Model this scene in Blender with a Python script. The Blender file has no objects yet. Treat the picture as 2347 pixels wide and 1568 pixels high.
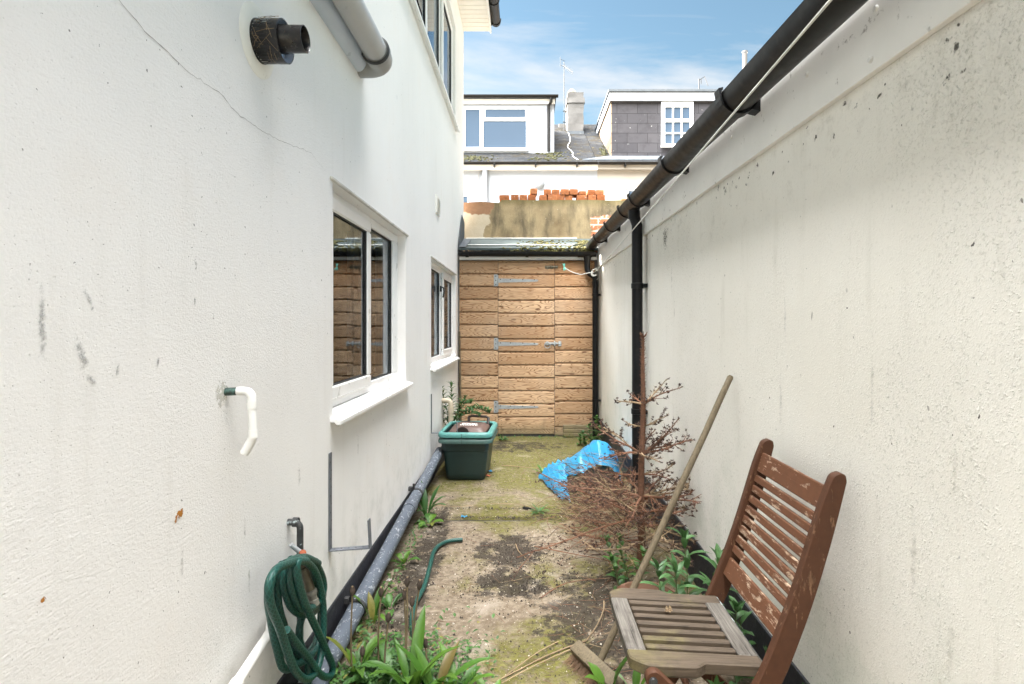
import bpy, bmesh, math, random
from mathutils import Vector, Matrix, noise as mnoise
PI = math.pi
R = math.radians
random.seed(7)
rnd = random.random
def ru(a, b): return a + (b - a) * rnd()
SC = bpy.context.scene
COL = SC.collection

# ---------------------------------------------------------------- camera, world, sun, exposure
F = 1250.0; CH = 1.36
cd = bpy.data.cameras.new('camera'); cam = bpy.data.objects.new('camera', cd); COL.objects.link(cam)
cam.location = (0, 0, CH); cam.rotation_euler = (R(90), 0, 0)
cd.sensor_width = 36; cd.lens = F / 2347 * 36
cd.shift_x = -30.5 / 2347; cd.shift_y = -39.0 / 2347
cd.clip_start = 0.05; cd.clip_end = 1000
SC.camera = cam

SUN_AZ = math.atan2(-0.88, 0.475)      # measured from +Y towards +X
SUN_EL = R(35)
sd = Vector((math.sin(SUN_AZ) * math.cos(SUN_EL), math.cos(SUN_AZ) * math.cos(SUN_EL), math.sin(SUN_EL)))
ld = bpy.data.lights.new('sun', 'SUN'); ld.energy = 5.0; ld.angle = R(0.5); ld.color = (1, .93, .82)
sun = bpy.data.objects.new('sun', ld); COL.objects.link(sun)
sun.rotation_euler = sd.to_track_quat('Z', 'Y').to_euler(); sun.location = (-10, 6, 20)

W = bpy.data.worlds.new('World'); SC.world = W; W.use_nodes = True
def build_world():
    nt = W.node_tree; N = nt.nodes; L = nt.links; N.clear()
    out = N.new('ShaderNodeOutputWorld')
    sky = N.new('ShaderNodeTexSky'); sky.sky_type = 'NISHITA'; sky.sun_disc = False
    sky.sun_elevation = SUN_EL; sky.sun_rotation = SUN_AZ % (2 * PI)
    sky.air_density = 1.2; sky.dust_density = 0.3; sky.ozone_density = 2.2
    b1 = N.new('ShaderNodeBackground'); b1.inputs[1].default_value = 0.058
    tn = N.new('ShaderNodeMix'); tn.data_type = 'RGBA'; tn.blend_type = 'MULTIPLY'; tn.inputs[0].default_value = 1; tn.inputs[7].default_value = (.45, .475, .41, 1); L.new(sky.outputs[0], tn.inputs[6]); L.new(tn.outputs[2], b1.inputs[0])
    tc = N.new('ShaderNodeTexCoord'); sx = N.new('ShaderNodeSeparateXYZ'); L.new(tc.outputs['Generated'], sx.inputs[0])
    # wispy cloud: noise on the cloud plane (direction divided by height)
    def m(op, a, b=None, c=None, cl=False):
        n = N.new('ShaderNodeMath'); n.operation = op; n.use_clamp = cl
        for i, v in enumerate((a, b, c)):
            if v is None: continue
            if isinstance(v, (int, float)): n.inputs[i].default_value = v
            else: L.new(v, n.inputs[i])
        return n.outputs[0]
    zz = m('ADD', m('MAXIMUM', sx.outputs[2], 0.0), 0.16)
    cx = N.new('ShaderNodeCombineXYZ'); L.new(m('DIVIDE', sx.outputs[0], zz), cx.inputs[0]); L.new(m('DIVIDE', sx.outputs[1], zz), cx.inputs[1])
    mp = N.new('ShaderNodeMapping'); mp.inputs['Rotation'].default_value = (0, 0, R(-28)); mp.inputs['Scale'].default_value = (1.1, 2.9, 1); L.new(cx.outputs[0], mp.inputs[0])
    n1 = N.new('ShaderNodeTexNoise'); n1.inputs['Scale'].default_value = 1.15; n1.inputs['Detail'].default_value = 7; n1.inputs['Roughness'].default_value = .58; n1.inputs['Distortion'].default_value = .5
    L.new(mp.outputs[0], n1.inputs['Vector'])
    wisp = m('MULTIPLY', m('SMOOTH_MIN', m('MULTIPLY_ADD', n1.outputs[0], 4.2, -1.75, True), 1.0, .2), 0.75, None, True)
    b2 = N.new('ShaderNodeBackground'); b2.inputs[0].default_value = (1, .965, .94, 1); b2.inputs[1].default_value = 0.14
    mx = N.new('ShaderNodeMixShader'); L.new(wisp, mx.inputs[0]); L.new(b1.outputs[0], mx.inputs[1]); L.new(b2.outputs[0], mx.inputs[2])
    # unseen bright veil added overhead, leaning left and behind, to light the alley
    mr = N.new('ShaderNodeMapRange'); mr.interpolation_type = 'SMOOTHSTEP'
    mr.inputs[1].default_value = 0.65; mr.inputs[2].default_value = 1.0
    L.new(m('ADD', m('MULTIPLY_ADD', sx.outputs[1], -0.20, sx.outputs[2]), m('MULTIPLY', sx.outputs[0], -0.46)), mr.inputs[0])
    b3 = N.new('ShaderNodeBackground'); b3.inputs[0].default_value = (.985, .983, .972, 1); b3.inputs[1].default_value = 4.5
    mx2 = N.new('ShaderNodeMixShader'); L.new(mr.outputs[0], mx2.inputs[0]); L.new(mx.outputs[0], mx2.inputs[1]); L.new(b3.outputs[0], mx2.inputs[2])
    L.new(mx2.outputs[0], out.inputs[0])
build_world()
SC.view_settings.view_transform = 'Standard'; SC.view_settings.look = 'None'; SC.view_settings.gamma = 1
SC.view_settings.exposure = 3.04
SC.cycles.max_bounces = 10; SC.cycles.diffuse_bounces = 8; SC.cycles.transparent_max_bounces = 16
SC.cycles.use_denoising = True

def at(x, y, Y):
    "world point seen at picture position (x, y) at distance Y (used to take measurements off the photograph)"
    return Vector(((x - 1204) * Y / F, Y, CH - (y - 745) * Y / F))

# ---------------------------------------------------------------- mesh helpers
class MB:
    def __init__(s):
        s.bm = bmesh.new(); s.lay = s.bm.faces.layers.float.new('rnd'); s.q = 0.0
    def face(s, vs, mi=0):
        try: f = s.bm.faces.new(vs)
        except ValueError: return None
        f.material_index = mi; f[s.lay] = s.q; return f
    def poly(s, pts, mi=0): return s.face([s.bm.verts.new(p) for p in pts], mi)
    def merge(s, t, mi=0, M=None):
        vm = {}
        for v in t.verts: vm[v] = s.bm.verts.new(M @ v.co if M else v.co)
        for f in t.faces: s.face([vm[v] for v in f.verts], mi)
        t.free()
    def box(s, c, d, mi=0, bev=0.0, M=None, seg=1):
        t = bmesh.new(); bmesh.ops.create_cube(t, size=1)
        for v in t.verts: v.co = Vector((v.co.x * d[0], v.co.y * d[1], v.co.z * d[2]))
        if bev: bmesh.ops.bevel(t, geom=list(t.edges), offset=min(bev, min(d) * .45), segments=seg, affect='EDGES', profile=.5)
        T = Matrix.Translation(Vector(c)) @ M if M else Matrix.Translation(Vector(c))
        s.merge(t, mi, T)
    def bb(s, x0, x1, y0, y1, z0, z1, mi=0, bev=0.0):
        s.box(((x0 + x1) / 2, (y0 + y1) / 2, (z0 + z1) / 2), (abs(x1 - x0), abs(y1 - y0), abs(z1 - z0)), mi, bev)
    def prism(s, pts, off, mi=0, bev=0.0, seg=1):
        t = bmesh.new(); off = Vector(off)
        a = [t.verts.new(p) for p in pts]; b = [t.verts.new(Vector(p) + off) for p in pts]
        t.faces.new(a); t.faces.new(b[::-1]); n = len(a)
        for i in range(n): t.faces.new((a[i], b[i], b[(i + 1) % n], a[(i + 1) % n]))
        bmesh.ops.recalc_face_normals(t, faces=list(t.faces))
        if bev: bmesh.ops.bevel(t, geom=list(t.edges), offset=bev, segments=seg, affect='EDGES', profile=.5)
        s.merge(t, mi)
    def tube(s, pts, r, seg=8, mi=0, caps=True, flat=None):
        pts = [Vector(p) for p in pts]; n = len(pts)
        rs = r if isinstance(r, (list, tuple)) else [r] * n
        tan = []
        for i in range(n):
            d = pts[min(i + 1, n - 1)] - pts[max(i - 1, 0)]
            tan.append(d.normalized() if d.length > 1e-9 else Vector((0, 0, 1)))
        up = Vector((0, 0, 1)) if abs(tan[0].z) < .9 else Vector((1, 0, 0))
        u = (up - tan[0] * up.dot(tan[0])).normalized(); rings = []
        for i in range(n):
            u = (u - tan[i] * u.dot(tan[i]))
            u = u.normalized() if u.length > 1e-6 else tan[i].orthogonal().normalized()
            w = tan[i].cross(u)
            rings.append([s.bm.verts.new(pts[i] + (u * math.cos(k * 2 * PI / seg) + w * math.sin(k * 2 * PI / seg)) * rs[i]) for k in range(seg)])
        for i in range(n - 1):
            for k in range(seg):
                s.face((rings[i][k], rings[i][(k + 1) % seg], rings[i + 1][(k + 1) % seg], rings[i + 1][k]), mi)
        if caps:
            s.face(rings[0][::-1], mi); s.face(rings[-1], mi)
        return rings
    def lathe(s, prof, c=(0, 0, 0), axis=(0, 0, 1), seg=24, mi=0):
        ax = Vector(axis).normalized(); u = ax.orthogonal().normalized(); w = ax.cross(u); c = Vector(c); rings = []
        for r, h in prof:
            rings.append([s.bm.verts.new(c + ax * h + (u * math.cos(k * 2 * PI / seg) + w * math.sin(k * 2 * PI / seg)) * max(r, 1e-5)) for k in range(seg)])
        for i in range(len(rings) - 1):
            for k in range(seg):
                s.face((rings[i][k], rings[i][(k + 1) % seg], rings[i + 1][(k + 1) % seg], rings[i + 1][k]), mi)
    def leaf(s, base, az, length, width, el=60, droop=70, fold=.25, n=6, mi=0, pw=.8, wav=0.0, twist=0.0, lob=0.0):
        base = Vector(base); p = base.copy(); rows = []; ph = ru(0, 6)
        h = Vector((math.cos(az), math.sin(az), 0)); side = Vector((-math.sin(az), math.cos(az), 0)); Z = Vector((0, 0, 1))
        for i in range(n + 1):
            t = i / n; e = R(el - droop * t)
            d = h * math.cos(e) + Z * math.sin(e); nrm = Z * math.cos(e) - h * math.sin(e)
            w = width * .5 * (math.sin(PI * min(1, (t * .97 + .03)) ** pw)) + width * .03 * (1 - t)
            if lob: w *= 1 - lob * (i % 2)
            sd_ = (side * math.cos(twist * t) + nrm * math.sin(twist * t))
            wv = wav * width * math.sin(ph + t * 16)
            rows.append((s.bm.verts.new(p + sd_ * w + nrm * (w * fold * 2 + wv)), s.bm.verts.new(p), s.bm.verts.new(p - sd_ * w + nrm * (w * fold * 2 - wv))))
            p = p + d * (length / n)
        s.q = rnd()
        for i in range(n):
            a, b = rows[i], rows[i + 1]
            s.face((a[0], a[1], b[1], b[0]), mi); s.face((a[1], a[2], b[2], b[1]), mi)
    def build(s, name, mats, parent=None, smooth=None, loc=None):
        me = bpy.data.meshes.new(name)
        off = Vector((0, 0, 0))
        if parent is not None:
            q = parent
            while q is not None: off += q.location; q = q.parent
        if loc is not None: off = Vector(loc)
        if off.length > 0: bmesh.ops.translate(s.bm, verts=list(s.bm.verts), vec=-off)
        s.bm.to_mesh(me); s.bm.free()
        for m in (mats if isinstance(mats, (list, tuple)) else [mats]): me.materials.append(m)
        if smooth:
            me.shade_smooth(); me.set_sharp_from_angle(angle=R(smooth))
        o = bpy.data.objects.new(name, me); COL.objects.link(o)
        if parent is not None: o.parent = parent
        if loc is not None: o.location = loc
        return o

def tag(o, label=None, cat=None, group=None, kind=None):
    if label: o['label'] = label
    if cat: o['category'] = cat
    if group: o['group'] = group
    if kind: o['kind'] = kind
    return o
def thing(name, label, cat, loc=(0, 0, 0), group=None):
    o = bpy.data.objects.new(name, None); COL.objects.link(o); o.location = loc; o.empty_display_size = .1
    return tag(o, label, cat, group)
def arc(c, u, v, r, a0, a1, n):
    c = Vector(c); u = Vector(u); v = Vector(v)
    return [c + u * (r * math.cos(R(a0 + (a1 - a0) * i / n))) + v * (r * math.sin(R(a0 + (a1 - a0) * i / n))) for i in range(n + 1)]
def smooth_path(pts, n=8):
    "Catmull-Rom through the points"
    P = [Vector(p) for p in pts]; out = []
    for i in range(len(P) - 1):
        p0 = P[max(i - 1, 0)]; p1 = P[i]; p2 = P[i + 1]; p3 = P[min(i + 2, len(P) - 1)]
        for k in range(n):
            t = k / n
            out.append(.5 * ((2 * p1) + (p2 - p0) * t + (2 * p0 - 5 * p1 + 4 * p2 - p3) * t * t + (3 * p1 - p0 - 3 * p2 + p3) * t ** 3))
    out.append(P[-1]); return out

# ---------------------------------------------------------------- materials
class G:
    "small node-graph helper"
    def __init__(s, name):
        s.m = bpy.data.materials.new(name); s.m.use_nodes = True; s.nt = s.m.node_tree; s.N = s.nt.nodes; s.L = s.nt.links
        s.b = s.N['Principled BSDF']; s.tc = s.N.new('ShaderNodeTexCoord'); s.obj = s.tc.outputs['Object']
    def put(s, sock, v):
        if isinstance(v, bpy.types.NodeSocket): s.L.new(v, sock)
        elif v is not None:
            if hasattr(sock.default_value, '__len__') and len(sock.default_value) == 4 and len(v) == 3: v = (*v, 1)
            sock.default_value = v
    def set(s, **k):
        for n, v in k.items(): s.put(s.b.inputs[n.replace('_', ' ')], v)
        return s
    def map(s, scale=(1, 1, 1), loc=(0, 0, 0), rot=(0, 0, 0), v=None):
        n = s.N.new('ShaderNodeMapping'); s.L.new(v or s.obj, n.inputs[0])
        n.inputs['Scale'].default_value = scale; n.inputs['Location'].default_value = loc; n.inputs['Rotation'].default_value = rot
        return n.outputs[0]
    def noise(s, scale, detail=4, rough=.55, dist=0, v=None, col=False):
        n = s.N.new('ShaderNodeTexNoise'); s.L.new(v or s.obj, n.inputs['Vector'])
        n.inputs['Scale'].default_value = scale; n.inputs['Detail'].default_value = detail; n.inputs['Roughness'].default_value = rough; n.inputs['Distortion'].default_value = dist
        return n.outputs[1 if col else 0]
    def vor(s, scale, v=None, feat='F1', out=0, rand=1):
        n = s.N.new('ShaderNodeTexVoronoi'); s.L.new(v or s.obj, n.inputs['Vector']); n.feature = feat
        n.inputs['Scale'].default_value = scale; n.inputs['Randomness'].default_value = rand
        return n.outputs[out]
    def ramp(s, f, stops, interp='LINEAR'):
        n = s.N.new('ShaderNodeValToRGB'); s.L.new(f, n.inputs[0]); cr = n.color_ramp; cr.interpolation = interp
        while len(cr.elements) < len(stops): cr.elements.new(.5)
        for e, (p, c) in zip(cr.elements, stops):
            e.position = p; e.color = (c, c, c, 1) if isinstance(c, (int, float)) else (*c, 1)
        return n.outputs[0]
    def mix(s, f, a, b, bl='MIX'):
        n = s.N.new('ShaderNodeMix'); n.data_type = 'RGBA'; n.blend_type = bl; n.clamp_factor = True
        s.put(n.inputs[0], f); s.put(n.inputs[6], a); s.put(n.inputs[7], b); return n.outputs[2]
    def math(s, op, a, b=None, c=None, cl=False):
        n = s.N.new('ShaderNodeMath'); n.operation = op; n.use_clamp = cl
        for i, v in enumerate((a, b, c)):
            if v is not None: s.put(n.inputs[i], v)
        return n.outputs[0]
    def xyz(s, v=None):
        n = s.N.new('ShaderNodeSeparateXYZ'); s.L.new(v or s.obj, n.inputs[0]); return n.outputs
    def comb(s, x, y, z):
        n = s.N.new('ShaderNodeCombineXYZ'); s.put(n.inputs[0], x); s.put(n.inputs[1], y); s.put(n.inputs[2], z); return n.outputs[0]
    def attr(s, name='rnd'):
        n = s.N.new('ShaderNodeAttribute'); n.attribute_name = name; return n.outputs['Fac']
    def bump(s, h, dist=.002, st=1.0, nrm=None):
        n = s.N.new('ShaderNodeBump'); s.L.new(h, n.inputs['Height']); n.inputs['Distance'].default_value = dist; n.inputs['Strength'].default_value = st
        if nrm: s.L.new(nrm, n.inputs['Normal'])
        s.L.new(n.outputs[0], s.b.inputs['Normal']); return n.outputs[0]
    def sm(s, v, lo, hi):
        n = s.N.new('ShaderNodeMapRange'); n.interpolation_type = 'SMOOTHSTEP'; s.put(n.inputs[0], v); n.inputs[1].default_value = lo; n.inputs[2].default_value = hi
        return n.outputs[0]

def simple(name, col, rough=.5, var=.15, nsc=12, metal=0, bmp=0, bsc=80, dirt=None, dsc=9, dlo=.55, dhi=.72, spec=.5, coat=0):
    g = G(name); n = g.noise(nsc, 5, .6)
    c = g.mix(g.ramp(n, [(.3, 0.), (.7, 1.)]), tuple(v * (1 - var) for v in col), tuple(min(1, v * (1 + var)) for v in col))
    if dirt is not None:
        d = g.sm(g.noise(dsc, 7, .68), dlo, dhi); c = g.mix(d, c, dirt)
    g.set(Base_Color=c, Metallic=metal, Specular_IOR_Level=spec)
    g.set(Roughness=g.math('MULTIPLY_ADD', g.noise(nsc * 2.3, 4), .3, rough - .15, True))
    if coat: g.set(Coat_Weight=coat, Coat_Roughness=.15)
    if bmp: g.bump(g.noise(bsc, 4), bmp)
    return g.m

def mat_render_left():
    g = G('white_painted_render'); x, y, z = g.xyz()
    big = g.noise(1.3, 4, .5); c = g.mix(g.ramp(big, [(.3, 0.), (.7, 1.)]), (.80, .785, .765), (.855, .842, .825))
    c = g.mix(g.math('MULTIPLY', g.sm(g.noise(2.6, 5, .6), .52, .75), .35), c, (.79, .745, .70))
    st = g.noise(1, 5, .6, 0, g.map((14, 14, 1.3)))               # rain streaks
    c = g.mix(g.math('MULTIPLY', g.sm(st, .52, .82), .16), c, (.52, .49, .43))
    lo = g.math('MULTIPLY', g.sm(z, .75, .12), g.sm(g.noise(7, 6, .65), .42, .75))
    c = g.mix(g.math('MULTIPLY', lo, .5), c, (.40, .42, .38))
    tick = g.sm(g.noise(1, 2, .5, 0, g.map((22, 22, 5.5), (3, 1, 8))), .765, .79)   # short dark vertical ticks
    c = g.mix(g.math('MULTIPLY', tick, .6), c, (.22, .21, .20))
    sp = g.sm(g.noise(75, 2, .5), .715, .75); c = g.mix(g.math('MULTIPLY', sp, g.sm(g.noise(2.2, 3), .42, .56)), c, (.22, .21, .20))
    sw = g.noise(1, 3, .6, .9, g.map((60, 42, 115), rot=(R(35), 0, 0)))
    fine = g.noise(140, 7, .72)
    amp = g.sm(g.noise(1.7, 3), .34, .66)
    h = g.math('ADD', g.math('MULTIPLY', fine, .8), g.math('MULTIPLY', sw, g.math('MULTIPLY_ADD', amp, .6, .15)))
    h = g.math('ADD', h, g.math('MULTIPLY', g.noise(4, 2), 2.0))
    pit = g.sm(g.noise(150, 2), .35, .22); h = g.math('SUBTRACT', h, pit)
    c = g.mix(g.math('MULTIPLY', g.sm(fine, .44, .28), .28), c, (.50, .48, .45))
    g.set(Base_Color=c, Roughness=.72, Specular_IOR_Level=.3); g.bump(h, .0024, .75); return g.m
def mat_render_right():
    g = G('offwhite_roughcast_render'); x, y, z = g.xyz()
    big = g.noise(1.1, 4, .55); c = g.mix(g.ramp(big, [(.3, 0.), (.7, 1.)]), (.775, .752, .69), (.85, .83, .78))
    st = g.noise(1, 6, .65, 0, g.map((11, 11, 1.3), (2, 5, 1)))
    c = g.mix(g.math('MULTIPLY', g.math('MULTIPLY', g.sm(st, .50, .80), g.sm(g.noise(2.3, 5, .6), .4, .65)), .42), c, (.46, .44, .36))
    lo = g.math('MULTIPLY', g.sm(z, 1.1, .25), g.sm(g.noise(4, 6, .62), .42, .74))
    c = g.mix(g.math('MULTIPLY', lo, .5), c, (.49, .54, .45))
    hi = g.math('MULTIPLY', g.sm(z, 1.6, 2.05), g.sm(g.noise(12, 6, .7), .52, .76)); c = g.mix(g.math('MULTIPLY', hi, .45), c, (.30, .275, .22))
    cell = g.vor(105, None, 'SMOOTH_F1'); med = g.noise(88, 5, .62); fine = g.noise(190, 3)
    rough_amt = g.math('MULTIPLY_ADD', g.sm(g.noise(1.5, 3, .6, 0, g.map((1, 1, .5))), .38, .62), .8, .25)
    near = g.sm(y, 4.6, 1.2); rough_amt = g.math('MULTIPLY', rough_amt, g.math('MULTIPLY_ADD', near, .75, .3))
    wn = g.N.new('ShaderNodeVectorMath'); wn.operation = 'SCALE'; g.L.new(g.noise(55, 3, .6, 0, None, True), wn.inputs[0]); wn.inputs['Scale'].default_value = .020
    wv = g.N.new('ShaderNodeVectorMath'); wv.operation = 'ADD'; g.L.new(g.obj, wv.inputs[0]); g.L.new(wn.outputs[0], wv.inputs[1]); wv = wv.outputs[0]
    def stones(sc, v):
        n = g.N.new('ShaderNodeTexVoronoi'); g.L.new(v, n.inputs['Vector']); n.inputs['Scale'].default_value = sc
        hgt = g.xyz(n.outputs['Color'])[0]
        return g.math('MULTIPLY', g.sm(n.outputs['Distance'], .62, .0), g.math('MULTIPLY', hgt, hgt))
    gm = g.sm(g.noise(20, 5, .7), .30, .58)
    grain = g.math('ADD', g.math('MULTIPLY', stones(125, wv), gm), g.math('MULTIPLY', stones(215, wv), .8)); h = g.math('ADD', grain, g.math('MULTIPLY', g.noise(210, 5, .75), .5))
    h = g.math('MULTIPLY', h, rough_amt); h = g.math('ADD', h, g.math('MULTIPLY', fine, .22)); h = g.math('ADD', h, g.math('MULTIPLY', g.noise(5, 2), .8))
    pitm = g.math('MULTIPLY', g.math('MULTIPLY', g.sm(g.noise(95, 4, .65, 0, g.map(loc=(5, 5, 1))), .52, .66), gm), rough_amt); c = g.mix(g.math('MULTIPLY', pitm, .45), c, (.40, .39, .33))
    sp = g.math('MULTIPLY', g.sm(g.noise(58, 2, .5, 0, g.map((1, 1, .8))), .72, .75), g.sm(g.noise(3.1, 4), .46, .58)); c = g.mix(sp, c, (.12, .11, .10))
    tick = g.sm(g.noise(1, 2, .5, 0, g.map((26, 26, 6), (7, 2, 3))), .755, .78); c = g.mix(g.math('MULTIPLY', tick, .6), c, (.20, .18, .16))
    g.set(Base_Color=c, Roughness=.92, Specular_IOR_Level=.1); g.bump(h, .0034, .9); return g.m
def mat_ground():
    g = G('mossy_concrete'); x, y, z = g.xyz()
    a = g.noise(2.2, 6, .6); b = g.noise(26, 7, .7)
    c = g.mix(g.ramp(a, [(.3, 0.), (.7, 1.)]), (.20, .162, .12), (.36, .305, .235))
    c = g.mix(g.math('MULTIPLY', g.sm(b, .36, .68), .65), (.12, .09, .06), c)
    mo = g.math('ADD', g.noise(1.9, 6, .62, .3, g.map(loc=(3.7, 1.2, 0))), g.math('MULTIPLY', g.sm(y, 3.3, 5.2), .20))
    mo = g.math('ADD', mo, g.math('MULTIPLY', g.sm(x, -.75, .05), .10)); mo = g.math('MULTIPLY', g.sm(mo, .565, .73), g.sm(g.noise(38, 5, .7), .28, .58))
    mcol = g.mix(g.noise(17, 5, .7), (.055, .056, .008), (.165, .155, .024)); c = g.mix(g.math('MULTIPLY', mo, .85), c, mcol)
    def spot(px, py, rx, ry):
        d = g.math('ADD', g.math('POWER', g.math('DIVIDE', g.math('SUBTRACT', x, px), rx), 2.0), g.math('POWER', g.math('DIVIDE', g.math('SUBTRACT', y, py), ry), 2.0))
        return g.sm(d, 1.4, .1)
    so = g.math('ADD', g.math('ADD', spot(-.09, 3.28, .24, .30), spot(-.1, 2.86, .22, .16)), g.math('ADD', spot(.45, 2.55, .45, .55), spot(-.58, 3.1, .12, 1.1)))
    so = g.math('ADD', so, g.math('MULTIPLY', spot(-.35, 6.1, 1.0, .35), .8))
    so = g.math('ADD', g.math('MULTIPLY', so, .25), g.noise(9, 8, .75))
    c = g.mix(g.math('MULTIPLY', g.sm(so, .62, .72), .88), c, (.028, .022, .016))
    c = g.mix(g.sm(g.noise(95, 2), .69, .73), c, (.55, .50, .42)); c = g.mix(g.sm(g.noise(80, 3, .6, 0, g.map(loc=(9, 4, 1))), .64, .70), c, (.04, .03, .022))
    pale = g.sm(g.noise(3.1, 5, .6, 0, g.map(loc=(1, 7, 2))), .58, .74); c = g.mix(g.math('MULTIPLY', pale, .4), c, (.42, .37, .31))
    g.set(Base_Color=c, Roughness=.88, Specular_IOR_Level=.2)
    h = g.math('ADD', g.noise(70, 6, .7), g.math('MULTIPLY', g.noise(9, 5, .6), 2.2)); h = g.math('ADD', h, g.math('MULTIPLY', mo, 1.2)); g.bump(h, .005, 1.0); return g.m
def mat_cladding():
    g = G('larch_cladding'); r = g.attr(); x, y, z = g.xyz()
    off = g.math('MULTIPLY', r, 37.0)
    v = g.comb(g.math('ADD', g.math('MULTIPLY', x, 1.05), off), off, g.math('MULTIPLY_ADD', z, 7.0, g.math('MULTIPLY', off, 1.7)))
    nb = g.noise(1.5, 2, .45, .15, v)
    band = g.math('MULTIPLY', nb, 24.0); fr = g.math('FRACT', band)
    line = g.math('MULTIPLY', g.sm(fr, .50, .90), g.sm(fr, 1.0, .97))
    fib = g.noise(1, 5, .65, 0, g.comb(g.math('MULTIPLY_ADD', x, 9.0, off), 0.0, g.math('MULTIPLY', z, 230.0)))
    base = g.mix(r, (.37, .228, .125), (.62, .43, .265)); base = g.mix(g.math('MULTIPLY', g.sm(fib, .35, .7), .35), base, (.36, .20, .09))
    strength = g.math('MULTIPLY_ADD', g.noise(2.2, 2, .5, 0, v), 1.7, .06, True)
    c = g.mix(g.math('MULTIPLY', line, strength), base, (.19, .088, .035))
    kv = g.comb(g.math('ADD', g.math('MULTIPLY', x, 3.4), off), 0.0, g.math('MULTIPLY_ADD', z, 9.0, off)); kd = g.vor(1, kv)
    kn = g.sm(kd, .15, .07); c = g.mix(g.math('MULTIPLY', kn, .85), c, (.10, .04, .015))
    # more orange towards the top right; weathered grey at the foot
    og = g.math('MULTIPLY', g.sm(g.math('ADD', z, g.math('MULTIPLY', x, .35)), 1.55, 2.3), .6); c = g.mix(og, c, g.mix(.55, c, (.42, .16, .035)))
    ft = g.math('MULTIPLY', g.sm(g.math('MULTIPLY_ADD', g.noise(6, 5, .6), .25, z), .36, .12), .8); c = g.mix(ft, c, (.17, .145, .085))
    wt = g.sm(g.noise(1.6, 5, .6), .45, .7); c = g.mix(g.math('MULTIPLY', wt, .22), c, (.48, .40, .31))
    dk = g.sm(g.noise(1, 5, .6, 0, g.map((7, 1, 1.6))), .62, .78); c = g.mix(g.math('MULTIPLY', dk, .35), c, (.16, .10, .06))
    g.set(Base_Color=c, Roughness=.62, Specular_IOR_Level=.3); g.bump(g.math('SUBTRACT', fib, g.math('MULTIPLY', line, .7)), .0004, .8); return g.m
def mat_weathered(name, a, b, dark, ax='x', paint=None, pcut=(.5, .56), algae=0.0):
    g = G(name); r = g.attr(); x, y, z = g.xyz(); off = g.math('MULTIPLY', r, 23.0)
    sc = {'x': (7, 150, 150), 'y': (150, 7, 150), 'z': (150, 150, 7)}[ax]
    v = g.comb(g.math('MULTIPLY_ADD', x, sc[0], off), g.math('MULTIPLY_ADD', y, sc[1], off), g.math('MULTIPLY', z, sc[2]))
    f = g.noise(1, 5, .65, .3, v); c = g.mix(g.ramp(f, [(.3, 0.), (.68, 1.)]), a, b)
    cr = g.sm(f, .40, .30); c = g.mix(g.math('MULTIPLY', cr, .85), c, dark)
    bl = g.noise(14, 5, .6); c = g.mix(g.math('MULTIPLY', g.sm(bl, .52, .75), .45), c, dark)
    if algae: c = g.mix(g.math('MULTIPLY', g.sm(g.noise(6, 5, .6), .5, .72), algae), c, (.19, .17, .055))
    h = f
    if paint is not None:
        sc2 = {'x': (18, 75, 75), 'y': (75, 18, 75), 'z': (75, 75, 18)}[ax]
        v2 = g.comb(g.math('MULTIPLY_ADD', x, sc2[0], off), g.math('MULTIPLY_ADD', y, sc2[1], off), g.math('MULTIPLY', z, sc2[2]))
        pm = g.math('ADD', g.noise(1, 6, .7, .2, v2), g.math('MULTIPLY', g.math('SUBTRACT', g.noise(5, 3), .5), .5))
        pm = g.sm(pm, *pcut); pc = g.mix(g.noise(40, 4), tuple(q * .7 for q in paint), tuple(q * 1.25 for q in paint))
        c = g.mix(pm, pc, c); h = g.math('SUBTRACT', g.math('MULTIPLY', f, .5), g.math('MULTIPLY', pm, .8))
    g.set(Base_Color=c, Roughness=.7, Specular_IOR_Level=.3); g.bump(h, .0012, .9); return g.m
def mat_glass(name='window_glass'):
    g = G(name); N, L = g.N, g.L; N.remove(g.b)
    tr = N.new('ShaderNodeBsdfTransparent'); tr.inputs[0].default_value = (.80, .84, .83, 1)
    gl = N.new('ShaderNodeBsdfGlossy'); gl.inputs['Roughness'].default_value = .015; gl.inputs[0].default_value = (.82, .88, .95, 1)
    fr = N.new('ShaderNodeFresnel'); fr.inputs[0].default_value = 2.6
    mx = N.new('ShaderNodeMixShader'); L.new(fr.outputs[0], mx.inputs[0]); L.new(tr.outputs[0], mx.inputs[1]); L.new(gl.outputs[0], mx.inputs[2])
    L.new(mx.outputs[0], N['Material Output'].inputs[0]); return g.m
def mat_leaf(name, a, b, back=.25):
    g = G(name); r = g.attr(); c = g.mix(r, a, b); c = g.mix(g.sm(r, .955, .975), c, (.20, .18, .04)); c = g.mix(g.sm(r, .993, .996), c, (.10, .06, .025)); c = g.mix(g.math('MULTIPLY', g.sm(g.noise(60, 4), .5, .8), .4), c, tuple(v * .5 for v in a))
    g.set(Base_Color=c, Roughness=.42, Specular_IOR_Level=.4)
    N, L = g.N, g.L; tl = N.new('ShaderNodeBsdfTranslucent'); L.new(c, tl.inputs[0]); mx = N.new('ShaderNodeMixShader'); mx.inputs[0].default_value = back
    L.new(g.b.outputs[0], mx.inputs[1]); L.new(tl.outputs[0], mx.inputs[2]); L.new(mx.outputs[0], N['Material Output'].inputs[0]); g.bump(g.noise(120, 3), .0008, .6); return g.m
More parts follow.
